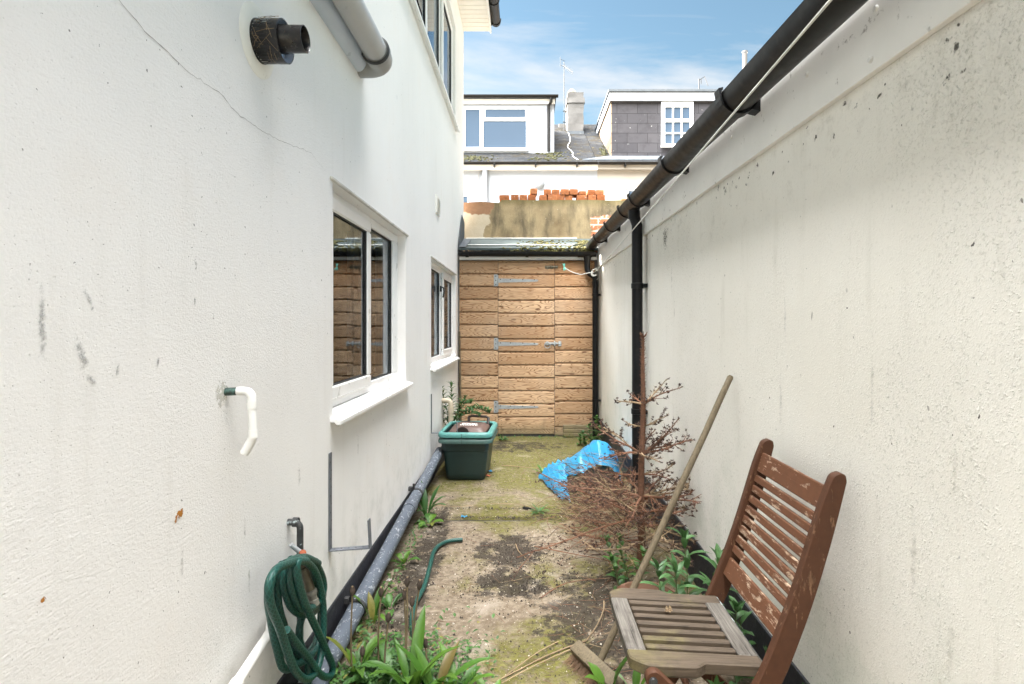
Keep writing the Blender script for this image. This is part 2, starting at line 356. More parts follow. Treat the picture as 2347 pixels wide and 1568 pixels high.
def mat_brownwall():
    g = G('stained_cement_render'); x, y, z = g.xyz()
    a = g.noise(1.7, 7, .65); c = g.mix(g.ramp(a, [(.32, 0.), (.66, 1.)]), (.18, .13, .072), (.39, .305, .18))
    c = g.mix(g.math('MULTIPLY', g.sm(g.noise(1, 6, .65, 0, g.map((4, 4, 1.3))), .44, .66), .8), c, (.072, .06, .042))
    c = g.mix(g.math('MULTIPLY', g.sm(z, 2.93, 3.06), .65), c, (.12, .095, .035)); c = g.mix(g.sm(g.noise(60, 2), .70, .74), c, (.55, .50, .38)); c = g.mix(g.math('MULTIPLY', g.sm(g.noise(45, 5, .7), .55, .75), .5), c, (.10, .08, .05))
    # bare patch of old pinkish mortar at the left and exposed brick at the right
    nz = g.math('MULTIPLY', g.math('SUBTRACT', g.noise(5, 5, .6), .5), .30)
    lf = g.sm(g.math('ADD', g.math('ADD', x, g.math('MULTIPLY', g.math('SUBTRACT', z, 2.7), -.3)), nz), -.50, -.53)
    c = g.mix(lf, c, g.mix(g.sm(g.math('ADD', z, nz), 2.86, 2.89), g.mix(g.noise(6, 5), (.38, .30, .20), (.60, .53, .42)), g.mix(g.noise(30, 4), (.20, .11, .065), (.33, .19, .11))))
    br = g.N.new('ShaderNodeTexBrick'); g.L.new(g.comb(x, z, 0.0), br.inputs[0])
    br.inputs['Color1'].default_value = (.42, .13, .06, 1); br.inputs['Color2'].default_value = (.55, .20, .10, 1); br.inputs['Mortar'].default_value = (.55, .47, .38, 1)
    br.inputs['Scale'].default_value = 1; br.inputs['Brick Width'].default_value = .22; br.inputs['Row Height'].default_value = .085; br.inputs['Mortar Size'].default_value = .009
    rt = g.math('MULTIPLY', g.sm(g.math('ADD', x, nz), .90, .93), g.sm(g.math('ADD', z, nz), 2.87, 2.84))
    bc = g.mix(g.sm(g.noise(16, 5, .7), .52, .66), br.outputs[0], (.62, .55, .46)); c = g.mix(rt, c, bc)
    g.set(Base_Color=c, Roughness=.9, Specular_IOR_Level=.15); g.bump(g.math('ADD', g.noise(50, 6, .7), g.math('MULTIPLY', lf, -1.5)), .006, 1.0); return g.m
def mat_brick():
    g = G('old_red_brick'); r = g.attr()
    oi = g.N.new('ShaderNodeObjectInfo').outputs['Random']
    c = g.mix(oi, (.25, .080, .028), (.42, .165, .07)); c = g.mix(g.math('MULTIPLY', g.sm(g.noise(14, 5, .65, 0, g.N.new('ShaderNodeNewGeometry').outputs['Position']), .42, .7), .6), c, (.16, .07, .04))
    c = g.mix(g.sm(g.noise(30, 5, .7, 0, g.N.new('ShaderNodeNewGeometry').outputs['Position']), .63, .7), c, (.40, .33, .26))
    g.set(Base_Color=c, Roughness=.9, Specular_IOR_Level=.15); g.bump(g.noise(70, 5, .7), .003); return g.m
def mat_slates(name, a, b, bw, rh, ax=('x', 'z'), moss=0.0, lich=0.0, ms=.006):
    g = G(name); X = dict(zip('xyz', g.xyz()))
    br = g.N.new('ShaderNodeTexBrick'); g.L.new(g.comb(X[ax[0]], X[ax[1]], 0.0), br.inputs[0])
    br.inputs['Color1'].default_value = (*a, 1); br.inputs['Color2'].default_value = (*b, 1); br.inputs['Mortar'].default_value = (.02, .02, .02, 1)
    br.inputs['Scale'].default_value = 1; br.inputs['Brick Width'].default_value = bw; br.inputs['Row Height'].default_value = rh; br.inputs['Mortar Size'].default_value = ms; br.inputs['Mortar Smooth'].default_value = .1
    c = g.mix(g.math('MULTIPLY', g.sm(g.noise(6, 5), .45, .75), .4), br.outputs[0], tuple(v * .55 for v in a))
    if moss:
        mm = g.sm(g.noise(1.6, 7, .72), .55 - moss * .1, .66); c = g.mix(g.math('MULTIPLY', mm, moss), c, (.035, .028, .016))
        c = g.mix(g.math('MULTIPLY', g.sm(g.noise(5, 7, .72), .58, .66), moss), c, (.11, .085, .04))
    if lich: c = g.mix(g.math('MULTIPLY', g.sm(g.noise(9, 6, .7), .66, .70), lich), c, (.7, .7, .66))
    g.set(Base_Color=c, Roughness=.85, Specular_IOR_Level=.12); g.bump(br.outputs[1], .01, -1.0 if False else .6); return g.m
def mat_peeling_pipe():
    g = G('peeling_grey_paint'); c = g.mix(g.noise(6, 4), (.062, .075, .098), (.105, .124, .152))
    v = g.map((48, 22, 48)); p = g.noise(1, 7, .75, .2, v); c = g.mix(g.sm(p, .555, .60), c, (.34, .36, .385)); c = g.mix(g.sm(g.noise(70, 3), .66, .72), c, (.55, .56, .58))
    g.set(Base_Color=c, Roughness=.55); g.bump(g.sm(p, .555, .6), .0012); return g.m
def mat_hose():
    g = G('green_hose_rubber'); uvd = g.N.new('ShaderNodeUVMap'); x, y, z = g.xyz(uvd.outputs[0])
    a = g.math('SINE', g.math('MULTIPLY_ADD', y, 2 * PI * 6, g.math('MULTIPLY', x, 330.0))); b = g.math('SINE', g.math('MULTIPLY_ADD', y, -2 * PI * 6, g.math('MULTIPLY', x, 330.0)))
    br = g.sm(g.math('MAXIMUM', a, b), .55, .98)
    c = g.mix(g.math('MULTIPLY', br, .6), (.003, .042, .034), (.014, .105, .082)); c = g.mix(g.math('MULTIPLY', g.sm(g.noise(25, 5, .7), .55, .75), .4), c, (.02, .045, .035))
    g.set(Base_Color=c, Roughness=.36); g.bump(br, .0006); return g.m
def mat_bag():
    g = G('blue_plastic_film'); c = g.mix(g.noise(9, 5), (.018, .22, .44), (.05, .38, .62)); g.set(Base_Color=c, Roughness=.28)
    N, L = g.N, g.L; tl = N.new('ShaderNodeBsdfTranslucent'); tl.inputs[0].default_value = (.05, .42, .85, 1); mx = N.new('ShaderNodeMixShader'); mx.inputs[0].default_value = .3
    L.new(g.b.outputs[0], mx.inputs[1]); L.new(tl.outputs[0], mx.inputs[2]); L.new(mx.outputs[0], N['Material Output'].inputs[0])
    g.bump(g.noise(13, 3, .5, 1.2), .008, .8); return g.m
def mat_stain(name, col, lo, hi, sc, amt=1.0):
    "a stain with its own ragged shape: the mark covers the middle of its little patch and frays out to nothing"
    g = G(name); g.set(Base_Color=col, Roughness=.85); N, L = g.N, g.L
    uv = N.new('ShaderNodeUVMap'); x, y, z = g.xyz(uv.outputs[0])
    ex = g.math('SUBTRACT', 1.0, g.math('POWER', g.math('ABSOLUTE', g.math('MULTIPLY_ADD', x, 2.0, -1.0)), 2.0)); ey = g.math('SUBTRACT', 1.0, g.math('POWER', g.math('ABSOLUTE', g.math('MULTIPLY_ADD', y, 2.0, -1.0)), 2.0))
    e = g.math('MULTIPLY', ex, ey); k = g.math('MULTIPLY', g.sm(g.math('ADD', g.math('MULTIPLY', e, .62), g.math('MULTIPLY', g.math('SUBTRACT', g.noise(sc, 6, .75), .5), 1.9)), lo, hi), amt)
    tr = N.new('ShaderNodeBsdfTransparent'); mx = N.new('ShaderNodeMixShader'); L.new(k, mx.inputs[0]); L.new(tr.outputs[0], mx.inputs[1]); L.new(g.b.outputs[0], mx.inputs[2]); L.new(mx.outputs[0], N['Material Output'].inputs[0]); return g.m

M = {}
M['renderL'] = mat_render_left(); M['renderR'] = mat_render_right(); M['ground'] = mat_ground(); M['clad'] = mat_cladding()
M['plinth'] = simple('black_masonry_paint', (.015, .016, .022), .6, .3, 8, bmp=.002, bsc=60, dirt=(.10, .10, .10), dsc=14, dlo=.60, dhi=.78)
M['upvc'] = simple('white_upvc', (.80, .80, .79), .32, .03, 6, dirt=(.60, .58, .53), dsc=16, dlo=.60, dhi=.85)
M['glass'] = mat_glass()
M['dark'] = simple('dark_room_paint', (.28, .26, .245), .9, .2)
M['curtain'] = simple('pale_curtain_cloth', (.42, .43, .42), .85, .12)
M['gasket'] = simple('black_rubber_gasket', (.03, .03, .031), .6)
M['lintel'] = simple('grimy_white_paint', (.52, .50, .46), .7, .2, 10, bmp=.002, dirt=(.12, .115, .10), dsc=13, dlo=.56, dhi=.72)
M['trim'] = simple('white_painted_board', (.77, .755, .72), .5, .05, 5, dirt=(.42, .39, .33), dsc=11, dlo=.62, dhi=.8)
M['fascia'] = simple('grey_white_fascia_board', (.80, .785, .75), .55, .06, 3, dirt=(.30, .28, .25), dsc=20, dlo=.62, dhi=.72)
M['cap'] = simple('white_screw_cap_plastic', (.70, .69, .66), .4, .05)
M['blackp'] = simple('black_gutter_plastic', (.0045, .0047, .0055), .36, .3, 14, spec=.28, dirt=(.014, .0125, .011), dsc=30, dlo=.52, dhi=.72)
M['brownp'] = simple('dusty_black_plastic', (.0062, .0052, .0045), .40, .3, 10, spec=.28, dirt=(.02, .0165, .013), dsc=26, dlo=.52, dhi=.74)
M['greyp'] = simple('grey_soil_pipe_plastic', (.40, .40, .395), .36, .06, 5, dirt=(.24, .24, .23), dsc=9, dlo=.6, dhi=.8)
M['greyp2'] = simple('dark_grey_pipe_plastic', (.27, .27, .26), .4, .12, 6)
M['painted'] = simple('bluish_shade_pipe', (.50, .57, .66), .34, .05, 5)  # bluish shading beside the grey pipe is put into this colour
M['flue'] = simple('brown_black_flue_plastic', (.010, .0085, .0085), .3, .3, 20, dirt=(.04, .034, .025), dsc=40, dlo=.56, dhi=.7)
M['flueplate'] = simple('cream_rubber_plate', (.82, .80, .73), .6, .06, 9, dirt=(.38, .36, .30), dsc=14, dlo=.62, dhi=.8)
M['chrome'] = simple('sky_tinted_steel', (.62, .70, .82), .38, .1, metal=.8)  # steel tinted with the bluish sky reflection seen in the flue collar
M['aerial'] = simple('aerial_grey_metal', (.008, .008, .009), .6, .1)
M['galv'] = simple('galvanised_steel', (.33, .35, .355), .55, .15, 24, metal=.2, dirt=(.30, .30, .29), dsc=20)
M['strap'] = simple('grey_painted_steel', (.115, .125, .14), .55, .25, 18, dirt=(.22, .23, .24), dsc=30)
M['copper'] = simple('verdigris_copper', (.035, .055, .048), .6, .5, 60, metal=.2, dirt=(.10, .20, .17), dsc=50, dlo=.5, dhi=.7)
M['whitep'] = simple('white_waste_plastic', (.74, .735, .71), .4, .05, 8, dirt=(.50, .47, .42), dsc=16, dlo=.62, dhi=.75)
M['beigep'] = simple('beige_old_plastic', (.52, .44, .33), .5, .12, 8)
M['steelpipe'] = simple('worn_black_pipe', (.030, .032, .032), .5, .4, 30, dirt=(.33, .38, .38), dsc=24, dlo=.56, dhi=.62)
M['brass'] = simple('dull_brass', (.15, .13, .09), .45, .25, 40, metal=.6, dirt=(.12, .12, .09), dsc=40)
M['rust'] = simple('rusty_red_knob', (.36, .09, .035), .7, .25)
M['pegg'] = simple('mint_peg_plastic', (.16, .55, .45), .4, .1)
M['cord'] = simple('white_washing_line', (.62, .62, .58), .6, .1)
M['hose'] = mat_hose(); M['peel'] = mat_peeling_pipe(); M['bag'] = mat_bag()
M['boxg'] = simple('dark_green_plastic', (.013, .030, .029), .45, .15, 5, dirt=(.07, .09, .08), dsc=18, dlo=.6, dhi=.85)
M['boxrim'] = simple('sun_faded_teal_plastic', (.075, .235, .215), .42, .15, 12, dirt=(.05, .10, .09), dsc=36, dlo=.58, dhi=.72)
M['caddy'] = simple('brown_caddy_plastic', (.105, .066, .055), .45, .12, 10, dirt=(.16, .12, .10), dsc=30, dlo=.58, dhi=.75)
M['caddyd'] = simple('dark_brown_plastic', (.035, .024, .022), .45, .15)
M['white'] = simple('white_print', (.78, .77, .74), .6, .02)
M['deadwood'] = simple('dead_spruce_bark', (.12, .056, .031), .85, .35, 50, bmp=.003, bsc=120)
M['deadtwig'] = simple('dry_brown_twig', (.15, .068, .036), .85, .5, 9)
M['strawtwig'] = simple('pale_dry_stem', (.235, .165, .095), .85, .35, 9)
M['darkneedle'] = simple('dark_brown_needle', (.045, .021, .013), .85, .4, 9)
M['greentwig'] = simple('faded_green_sprig', (.06, .085, .05), .8, .4, 9)
M['pole'] = mat_weathered('weathered_broom_wood', (.085, .066, .04), (.15, .118, .075), (.03, .023, .014), 'z')
M['bristle'] = simple('brown_broom_bristle', (.13, .075, .04), .8, .4, 9)
M['seatw'] = mat_weathered('grey_weathered_teak', (.040, .028, .018), (.092, .068, .047), (.010, .007, .004), 'x', algae=.4)
M['seatwy'] = mat_weathered('silver_weathered_teak', (.045, .038, .031), (.155, .14, .122), (.014, .011, .008), 'y')
M['chairs'] = mat_weathered('flaking_brown_slat', (.28, .19, .13), (.46, .34, .24), (.10, .06, .04), 'y', paint=(.105, .042, .019), pcut=(.555, .63))
M['chairp'] = mat_weathered('brown_painted_post', (.12, .058, .028), (.22, .12, .065), (.045, .022, .012), 'z', paint=(.062, .024, .0105), pcut=(.60, .68))
M['leafA'] = mat_leaf('fresh_green_leaf', (.035, .105, .012), (.105, .205, .026), .3)
M['leafB'] = mat_leaf('greygreen_leaf', (.036, .10, .028), (.09, .19, .065), .25)
M['leafC'] = mat_leaf('deep_green_leaf', (.03, .085, .02), (.075, .17, .035), .25)
M['stem'] = simple('green_stem', (.10, .12, .045), .6, .3)
M['budstem'] = simple('brownish_stem', (.13, .095, .05), .7, .3)
M['bud'] = simple('dark_seed_head', (.045, .03, .02), .8, .4)
M['brownleaf'] = simple('withered_brown_leaf', (.17, .08, .04), .8, .4)
M['moss'] = simple('cushion_moss', (.085, .075, .018), .95, .6, 25, bmp=.006, bsc=70)
M['farmoss'] = simple('far_roof_moss', (.035, .034, .009), .95, .6, 25)
M['soil'] = simple('dark_soil_crumb', (.03, .023, .017), .95, .5, 40)
M['chip'] = simple('pale_stone_chip', (.46, .41, .34), .9, .3, 30)
M['bwall'] = mat_brownwall(); M['brick'] = mat_brick()
M['lead'] = simple('lead_sheet', (.085, .095, .105), .7, .15, 8, spec=.2, dirt=(.14, .15, .155), dsc=9)
M['felt'] = simple('grey_green_roof_sheet', (.055, .068, .066), .7, .2, 5, dirt=(.09, .105, .10), dsc=7, spec=.15)
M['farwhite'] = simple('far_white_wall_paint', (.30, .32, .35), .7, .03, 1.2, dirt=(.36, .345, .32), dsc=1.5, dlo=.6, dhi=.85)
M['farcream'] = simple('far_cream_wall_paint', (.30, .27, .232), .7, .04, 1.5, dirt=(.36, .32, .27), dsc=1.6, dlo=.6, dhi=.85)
M['slate'] = mat_slates('mossy_slate', (.024, .026, .030), (.046, .048, .052), .38, .105, ('x', 'z'), moss=.75, ms=.007)
M['hung'] = mat_slates('grey_hung_tile', (.05, .048, .053), (.065, .062, .067), .62, .30, ('x', 'z'), lich=.8, ms=.006)
M['cheek'] = mat_slates('sunlit_cheek_tile', (.20, .15, .105), (.24, .185, .135), .62, .30, ('y', 'z'), ms=.008)  # paler and warmer than the front tile: sunlight put into the colour
M['chim'] = simple('grey_cement_chimney', (.105, .10, .094), .9, .16, 3, bmp=.008, bsc=25, dirt=(.085, .08, .07), dsc=4, dlo=.55, dhi=.75)
M['potc'] = simple('lichened_chimney_pot', (.22, .20, .15), .9, .25, 9, dirt=(.16, .15, .10), dsc=9)
M['terra'] = simple('ridge_terracotta', (.42, .17, .10), .85, .2)
M['farpane'] = simple('far_window_glass', (.055, .08, .115), .08, .02, 1, spec=.9)  # bluish sky reflection put into the pane colour
M['potbrown'] = simple('brown_flowerpot', (.12, .062, .035), .6, .2, 8)
M['roofL'] = mat_slates('house_roof_slate', (.10, .10, .105), (.14, .14, .145), .3, .2, ('y', 'z'))
M['soffit'] = simple('cream_soffit_board', (.76, .73, .67), .45, .04)
M['crack'] = simple('crack_line', (.27, .25, .225), .95, .3, 30)  # thin dark strip drawn along the wall crack
M['rust_stain'] = mat_stain('rust_stain', (.42, .17, .02), .42, .56, 55); M['scuff'] = mat_stain('grey_scuff', (.36, .36, .355), .28, .85, 70, .55); M['flake'] = mat_stain('flaked_paint_patch', (.62, .60, .53), .45, .55, 55, .6)
M['greystain'] = mat_stain('faint_rain_stain', (.50, .46, .38), .3, 1.1, 40, .45); M['mould'] = mat_stain('black_mould_patch', (.10, .095, .08), .50, .68, 75, .85)
# ---------------------------------------------------------------- ground
XL, XR = -.82, .90
mb = MB(); s_ = 150
mb.poly([(-s_, -s_, -.03), (s_, -s_, -.03), (s_, s_, -.03), (-s_, s_, -.03)])
tag(mb.build('ground', simple('yard_ground', (.10, .09, .07), .9, .2, 2)), kind='structure')
mb = MB()
def slab(y0, y1, nx, ny, zoff):
    rows = []
    for j in range(ny + 1):
        y = y0 + (y1 - y0) * j / ny; r = []
        for i in range(nx + 1):
            x = XL + (XR - XL) * i / nx
            e = min(1, min(y - y0, y1 - y) / .03)
            z = zoff + .010 * mnoise.noise((x * 2.1, y * 2.1, 3)) + .006 * mnoise.noise((x * 8, y * 8, 1)) - .028 * (1 - e) ** 2
            yy = y + (.018 * mnoise.noise((x * 4, y0 * 9, 7)) if j in (0, ny) else 0)
            r.append(mb.bm.verts.new((x, yy, z)))
        rows.append(r)
    for j in range(ny):
        for i in range(nx): mb.face((rows[j][i], rows[j][i + 1], rows[j + 1][i + 1], rows[j + 1][i]))
slab(-3, 3.82, 40, 190, 0); slab(3.872, 4.02, 40, 14, .0); slab(4.042, 6.72, 40, 90, .004)
tag(mb.build('path', M['ground'], smooth=60), kind='structure')

# ---------------------------------------------------------------- left house
def wall_grid(mb, X, y0, y1, z0, z1, holes, depth, mi=0, sgn=1):
    ys = sorted({y0, y1, *[h[0] for h in holes], *[h[1] for h in holes]}); zs = sorted({z0, z1, *[h[2] for h in holes], *[h[3] for h in holes]})
    for a, b in zip(ys, ys[1:]):
        for c, d in zip(zs, zs[1:]):
            if any(h[0] <= a and b <= h[1] and h[2] <= c and d <= h[3] for h in holes): continue
            q = [(X, a, c), (X, b, c), (X, b, d), (X, a, d)]
            mb.poly(q if sgn > 0 else q[::-1], mi)
    Xd = X - depth * sgn
    for a, b, c, d in holes:
        mb.poly([(X, a, c), (X, a, d), (Xd, a, d), (Xd, a, c)], mi); mb.poly([(X, b, d), (X, b, c), (Xd, b, c), (Xd, b, d)], mi)
        mb.poly([(X, b, c), (X, a, c), (Xd, a, c), (Xd, b, c)], mi); mb.poly([(X, a, d), (X, b, d), (Xd, b, d), (Xd, a, d)], mi)
def patch(mb, y, z, w, h, mi, ang=0, X=XL + .0015, uvs=None):
    "a small flat patch of wear lying on the wall, filled by its stain material"
    c, s = math.cos(R(ang)), math.sin(R(ang))
    pts = [(-w / 2, -h / 2), (w / 2, -h / 2), (w / 2, h / 2), (-w / 2, h / 2)]
    q = [(X, y + a * c - b * s, z + a * s + b * c) for a, b in pts]
    if X > 0: q = q[::-1]
    f = mb.poly(q, mi); uvs.append(f)
def uv_patches(mb, fs):
    lay = mb.bm.loops.layers.uv.new('UVMap')
    for f in fs:
        if f is None or not f.is_valid: continue
        for l, u in zip(f.loops, ((0, 0), (1, 0), (1, 1), (0, 1))): l[lay].uv = u
house = thing('rendered_house', 'tall white rendered house with black plinth and white windows, left of the alley', 'house', (XL, 2, 0))
W1 = (2.32, 3.74, .985, 1.97); W2 = (4.75, 6.42, 1.0, 1.945); W3 = (3.0, 6.40, 3.68, 4.86)
mb = MB(); wall_grid(mb, XL, -4, 7.25, .15, 5.3, [W1, W2, W3], .10)
mb.poly([(XL, 7.25, 0), (-6, 7.25, 0), (-6, 7.25, 5.3), (-3.4, 7.25, 7.2), (XL, 7.25, 5.3)])
mb.poly([(-6, -4, 0), (XL, -4, 0), (XL, -4, 5.3), (-3.4, -4, 7.2), (-6, -4, 5.3)])
mb.poly([(-6, 7.25, 0), (-6, -4, 0), (-6, -4, 5.3), (-6, 7.25, 5.3)])
fs = []
def wl(x, y): # measured wall position -> (Y, Z)
    Y = .82 * F / (1204 - x); return Y, CH - (y - 745) * Y / F
def strip(pts, w, mi, X=XL + .001):
    P_ = [wl(*p) for p in pts]
    fine = []
    for (a, b), (c, d) in zip(P_, P_[1:]):
        n = max(2, int(math.hypot(c - a, d - b) / .012))
        for k in range(n): t = k / n; fine.append((a + (c - a) * t, b + (d - b) * t + .005 * mnoise.noise((a * 50 + t * 9, 3, 1)) + .003 * mnoise.noise((a * 170 + t * 37, 8, 1))))
    vs = []
    for i, (y, z) in enumerate(fine):
        ww = w * (.35 + .9 * abs(mnoise.noise((i * .31, 2, 5)))) * min(1, (len(fine) - i) / 30 + .15); vs.append((mb.bm.verts.new((X, y, z + ww)), mb.bm.verts.new((X, y, z - ww))))
    for a, b in zip(vs, vs[1:]): mb.face((a[1], b[1], b[0], a[0]), mi)
strip([(262, -12), (330, 70), (395, 130), (430, 165), (505, 215), (545, 262), (600, 300), (640, 322), (712, 350), (748, 396)], .0013, 1)
def pch(x, y, w, h, mi, ang=0):
    Y, Z = wl(x, y); patch(mb, Y, Z, w, h, mi, ang, uvs=fs)
pch(411, 1178, .062, .030, 2, 32); pch(95, 740, .024, .16, 3, 2); pch(186, 815, .034, .105, 3, 24); pch(205, 868, .02, .05, 3, 45); pch(203, 690, .016, .07, 3, 30); pch(448, 610, .014, .035, 3); pch(445, 693, .012, .03, 3)
pch(508, 900, .085, .12, 4); pch(97, 1375, .02, .014, 2, 20); pch(360, 832, .014, .05, 3, -12); pch(685, 1090, .03, .12, 5); pch(268, 850, .012, .04, 3, -10)
for x, y in ((415, 1290), (570, 1330), (690, 1225), (560, 1210), (820, 1020), (885, 1010), (940, 960), (650, 1480), (965, 690), (981, 720)): pch(x, y, .018, ru(.10, .2), 5)
uv_patches(mb, fs)
mb.build('wall', [M['renderL'], M['crack'], M['rust_stain'], M['scuff'], M['flake'], M['greystain']], house)
mb = MB(); mb.bb(XL - .05, XL + .006, -4, 7.24, 0, .178, 0, .004); mb.build('plinth', M['plinth'], house)
for wd in (W1, W2): mb = MB(); mb.bb(XL - .10, XL + .012, wd[0] - .035, wd[1] + .045, wd[3] + .001, wd[3] + .016, 0, .004); mb.build('lintel', M['lintel'], house)
mb = MB()
mb.bb(XL + .0, -.47, 2.0, 6.28, 5.262, 5.28, 0)
y = 6.283
while y < 7.25: mb.bb(XL, -.47, y, min(y + .092, 7.25), 5.262, 5.278, 0, .004); y += .094
mb.build('soffit', M['soffit'], house)
mb = MB(); mb.bb(-.47, -.45, 2.0, 7.25, 5.235, 5.42, 0, .003); mb.bb(XL, -.47, 7.228, 7.25, 5.281, 5.42, 0, .003); mb.build('fascia', M['trim'], house)
mb = MB()
for sgn in (1, -1):
    x0, x1 = (-.44, -3.4) if sgn > 0 else (-6.36, -3.4)
    mb.prism([(x0, -4.1, 5.42), (x0, 7.32, 5.42), (x1, 7.32, 7.35), (x1, -4.1, 7.35)], (0, 0, .05))
mb.build('roof', M['roofL'], house)
mb = MB(); a0, a1 = -3.6, -.93
q = [(a1, 1.2), (a1, 7.1)]
mb.poly([(a0, 1.2, .1), (a0, 7.1, .1), (a0, 7.1, 2.5), (a0, 1.2, 2.5)]); mb.poly([(a0, 1.2, .1), (a1, 1.2, .1), (a1, 7.1, .1), (a0, 7.1, .1)]); mb.poly([(a0, 1.2, 2.5), (a1, 1.2, 2.5), (a1, 7.1, 2.5), (a0, 7.1, 2.5)])
for yy in (1.2, 4.3, 7.1): mb.poly([(a0, yy, .1), (a1, yy, .1), (a1, yy, 2.5), (a0, yy, 2.5)])
mb.build('room_lining', M['dark'], house)
mb = MB(); z0, z1 = 3.3, 5.2
mb.poly([(a0, 1.2, z0), (a0, 7.1, z0), (a0, 7.1, z1), (a0, 1.2, z1)]); mb.poly([(a0, 1.2, z0), (a1, 1.2, z0), (a1, 7.1, z0), (a0, 7.1, z0)]); mb.poly([(a0, 1.2, z1), (a1, 1.2, z1), (a1, 7.1, z1), (a0, 7.1, z1)])
mb.build('room_lining', M['dark'], house)

def window(wd, xf, mulls, sashes, sill_out, sill_t, jamb_far=.0):
    "uPVC window set back in its opening: frame, opening sashes, panes, gaskets, sill"
    y0, y1, z0, z1 = wd; fw = .055; t = .06
    mb = MB(); mb.bb(xf - t, xf, y0, y0 + fw, z0 + fw, z1 - fw, 0, .004); mb.bb(xf - t, xf, y1 - fw - jamb_far, y1, z0 + fw, z1 - fw, 0, .004)
    mb.bb(xf - t, xf, y0, y1, z0, z0 + fw, 0, .004); mb.bb(xf - t, xf, y0, y1, z1 - fw, z1, 0, .004)
    for mu in mulls: mb.bb(xf - t, xf - .001, mu - .03, mu + .03, z0 + fw, z1 - fw, 0, .004)
    w = mb.build('window', M['upvc'], house)
    edges = [y0 + fw] + [q for mu in mulls for q in (mu - .03, mu + .03)] + [y1 - fw - jamb_far]
    for k in range(len(edges) // 2):
        a, b = edges[2 * k], edges[2 * k + 1]; c, d = z0 + fw, z1 - fw; xp = xf - .022
        if k in sashes:
            e = .014; sw = .062; xs = xf + .024; mb = MB()
            A, B, C_, D = a - e, b + e, c - e, d + e
            for q in ((A, A + sw, C_ + sw, D - sw), (B - sw, B, C_ + sw, D - sw), (A, B, C_, C_ + sw), (A, B, D - sw, D)): mb.bb(xf + .002, xs, q[0], q[1], q[2], q[3], 0, .007)
            mb.build('sash', M['upvc'], w)
            a, b, c, d = A + sw, B - sw, C_ + sw, D - sw; xp = xf + .006
        mb = MB(); g_ = .006
        for q in ((a, a + g_, c + g_, d - g_), (b - g_, b, c + g_, d - g_), (a, b, c, c + g_), (a, b, d - g_, d)): mb.bb(xp, xp + .010, q[0], q[1], q[2], q[3])
        mb.build('gasket', M['gasket'], w)
        mb = MB(); mb.bb(xp - .020, xp - .001, a, b, c, d); mb.build('pane', M['glass'], w)
    mb = MB(); zs = z0 - .001
    mb.prism([(xf - .02, y0 - .03, zs), (XL + sill_out - .012, y0 - .03, zs - .020), (XL + sill_out, y0 - .03, zs - .026), (XL + sill_out, y0 - .03, zs - sill_t), (XL + sill_out - .02, y0 - .03, zs - sill_t), (XL + sill_out - .025, y0 - .03, zs - sill_t + .01), (xf - .02, y0 - .03, zs - sill_t + .012)], (0, y1 - y0 + .07, 0), 0, .0025)
    mb.build('sill', M['upvc'], w)
    return w
w1 = window(W1, -.875, [3.03], (0,), .045, .045, .075)
w2 = window(W2, -.872, [5.62], (1,), .045, .045, .02)
mb = MB(); Y2 = 5.57; mb.bb(-.871, -.853, Y2 - .012, Y2 + .012, 1.70, 1.76, 0, .004); mb.tube([(-.85, Y2, 1.745), (-.835, Y2, 1.74), (-.83, Y2, 1.70), (-.84, Y2, 1.64)], .008, 6); mb.build('handle', M['gasket'], w2, 40)
w3 = window(W3, -.872, [3.9, 4.75, 5.6], (1, 3), .05, .05, .0)
def curtain(y0, y1, x, z0, z1, label):
    mb = MB(); n = 40; vs = []
    for i in range(n + 1):
        yy = y0 + (y1 - y0) * i / n; xx = x + .025 * math.sin(i * 1.25) + .01 * math.sin(i * 2.7); vs.append((mb.bm.verts.new((xx, yy, z0)), mb.bm.verts.new((xx, yy, z1))))
    for a, b in zip(vs, vs[1:]): mb.face((a[0], b[0], b[1], a[1]))
    tag(mb.build('curtain', M['curtain'], smooth=60, loc=(x, y0, z0)), label, 'curtain')
curtain(3.22, 3.40, -1.06, .9, 2.1, 'pale curtain hanging inside the larger near window')
curtain(5.7, 5.95, -1.06, .9, 2.1, 'pale curtain hanging inside the smaller far window')
# air vent
Y, Z = 5.07, 2.47
mb = MB(); mb.bb(XL, XL + .012, Y - .10, Y + .10, Z - .085, Z + .085, 0, .003)
for k in range(7): mb.box((XL + .014, Y, Z - .055 + k * .018), (.012, .16, .006), 0, 0, Matrix.Rotation(R(30), 4, 'Y'))
tag(mb.build('air_vent', M['trim'], loc=(XL, Y, Z)), 'small louvred air vent high on the white wall above the far window', 'vent')

# ---------------------------------------------------------------- gutters
def half_gutter(mb, p0, p1, r, side, mi=0):
    "open half-round channel from p0 to p1; side = unit horizontal vector across it"
    p0, p1, side = Vector(p0), Vector(p1), Vector(side); Zv = Vector((0, 0, 1)); n = 12; prof = []
    for k in range(n + 1): a = PI + PI * k / n; prof.append((r * math.cos(a), r * math.sin(a)))
    prof += [(r * 1.02, .008), (r * .86, .008), (r * .86, 0)]
    for k in range(n + 1): a = 2 * PI - PI * k / n; prof.append((r * .93 * math.cos(a), r * .93 * math.sin(a)))
    prof += [(-r * .86, .008), (-r * 1.02, .008)]
    A = [mb.bm.verts.new(p0 + side * u + Zv * v) for u, v in prof]; B = [mb.bm.verts.new(p1 + side * u + Zv * v) for u, v in prof]; m_ = len(prof)
    for i in range(m_): mb.face((A[i], B[i], B[(i + 1) % m_], A[(i + 1) % m_]), mi)
    mb.face(A, mi); mb.face(B[::-1], mi)
def endcap(mb, p, d, r, side):
    p, side = Vector(p), Vector(side); pts = [p + side * (r * math.cos(PI + PI * k / 12)) + Vector((0, 0, r * math.sin(PI + PI * k / 12))) for k in range(13)]; mb.prism(pts, Vector(d) * .012)
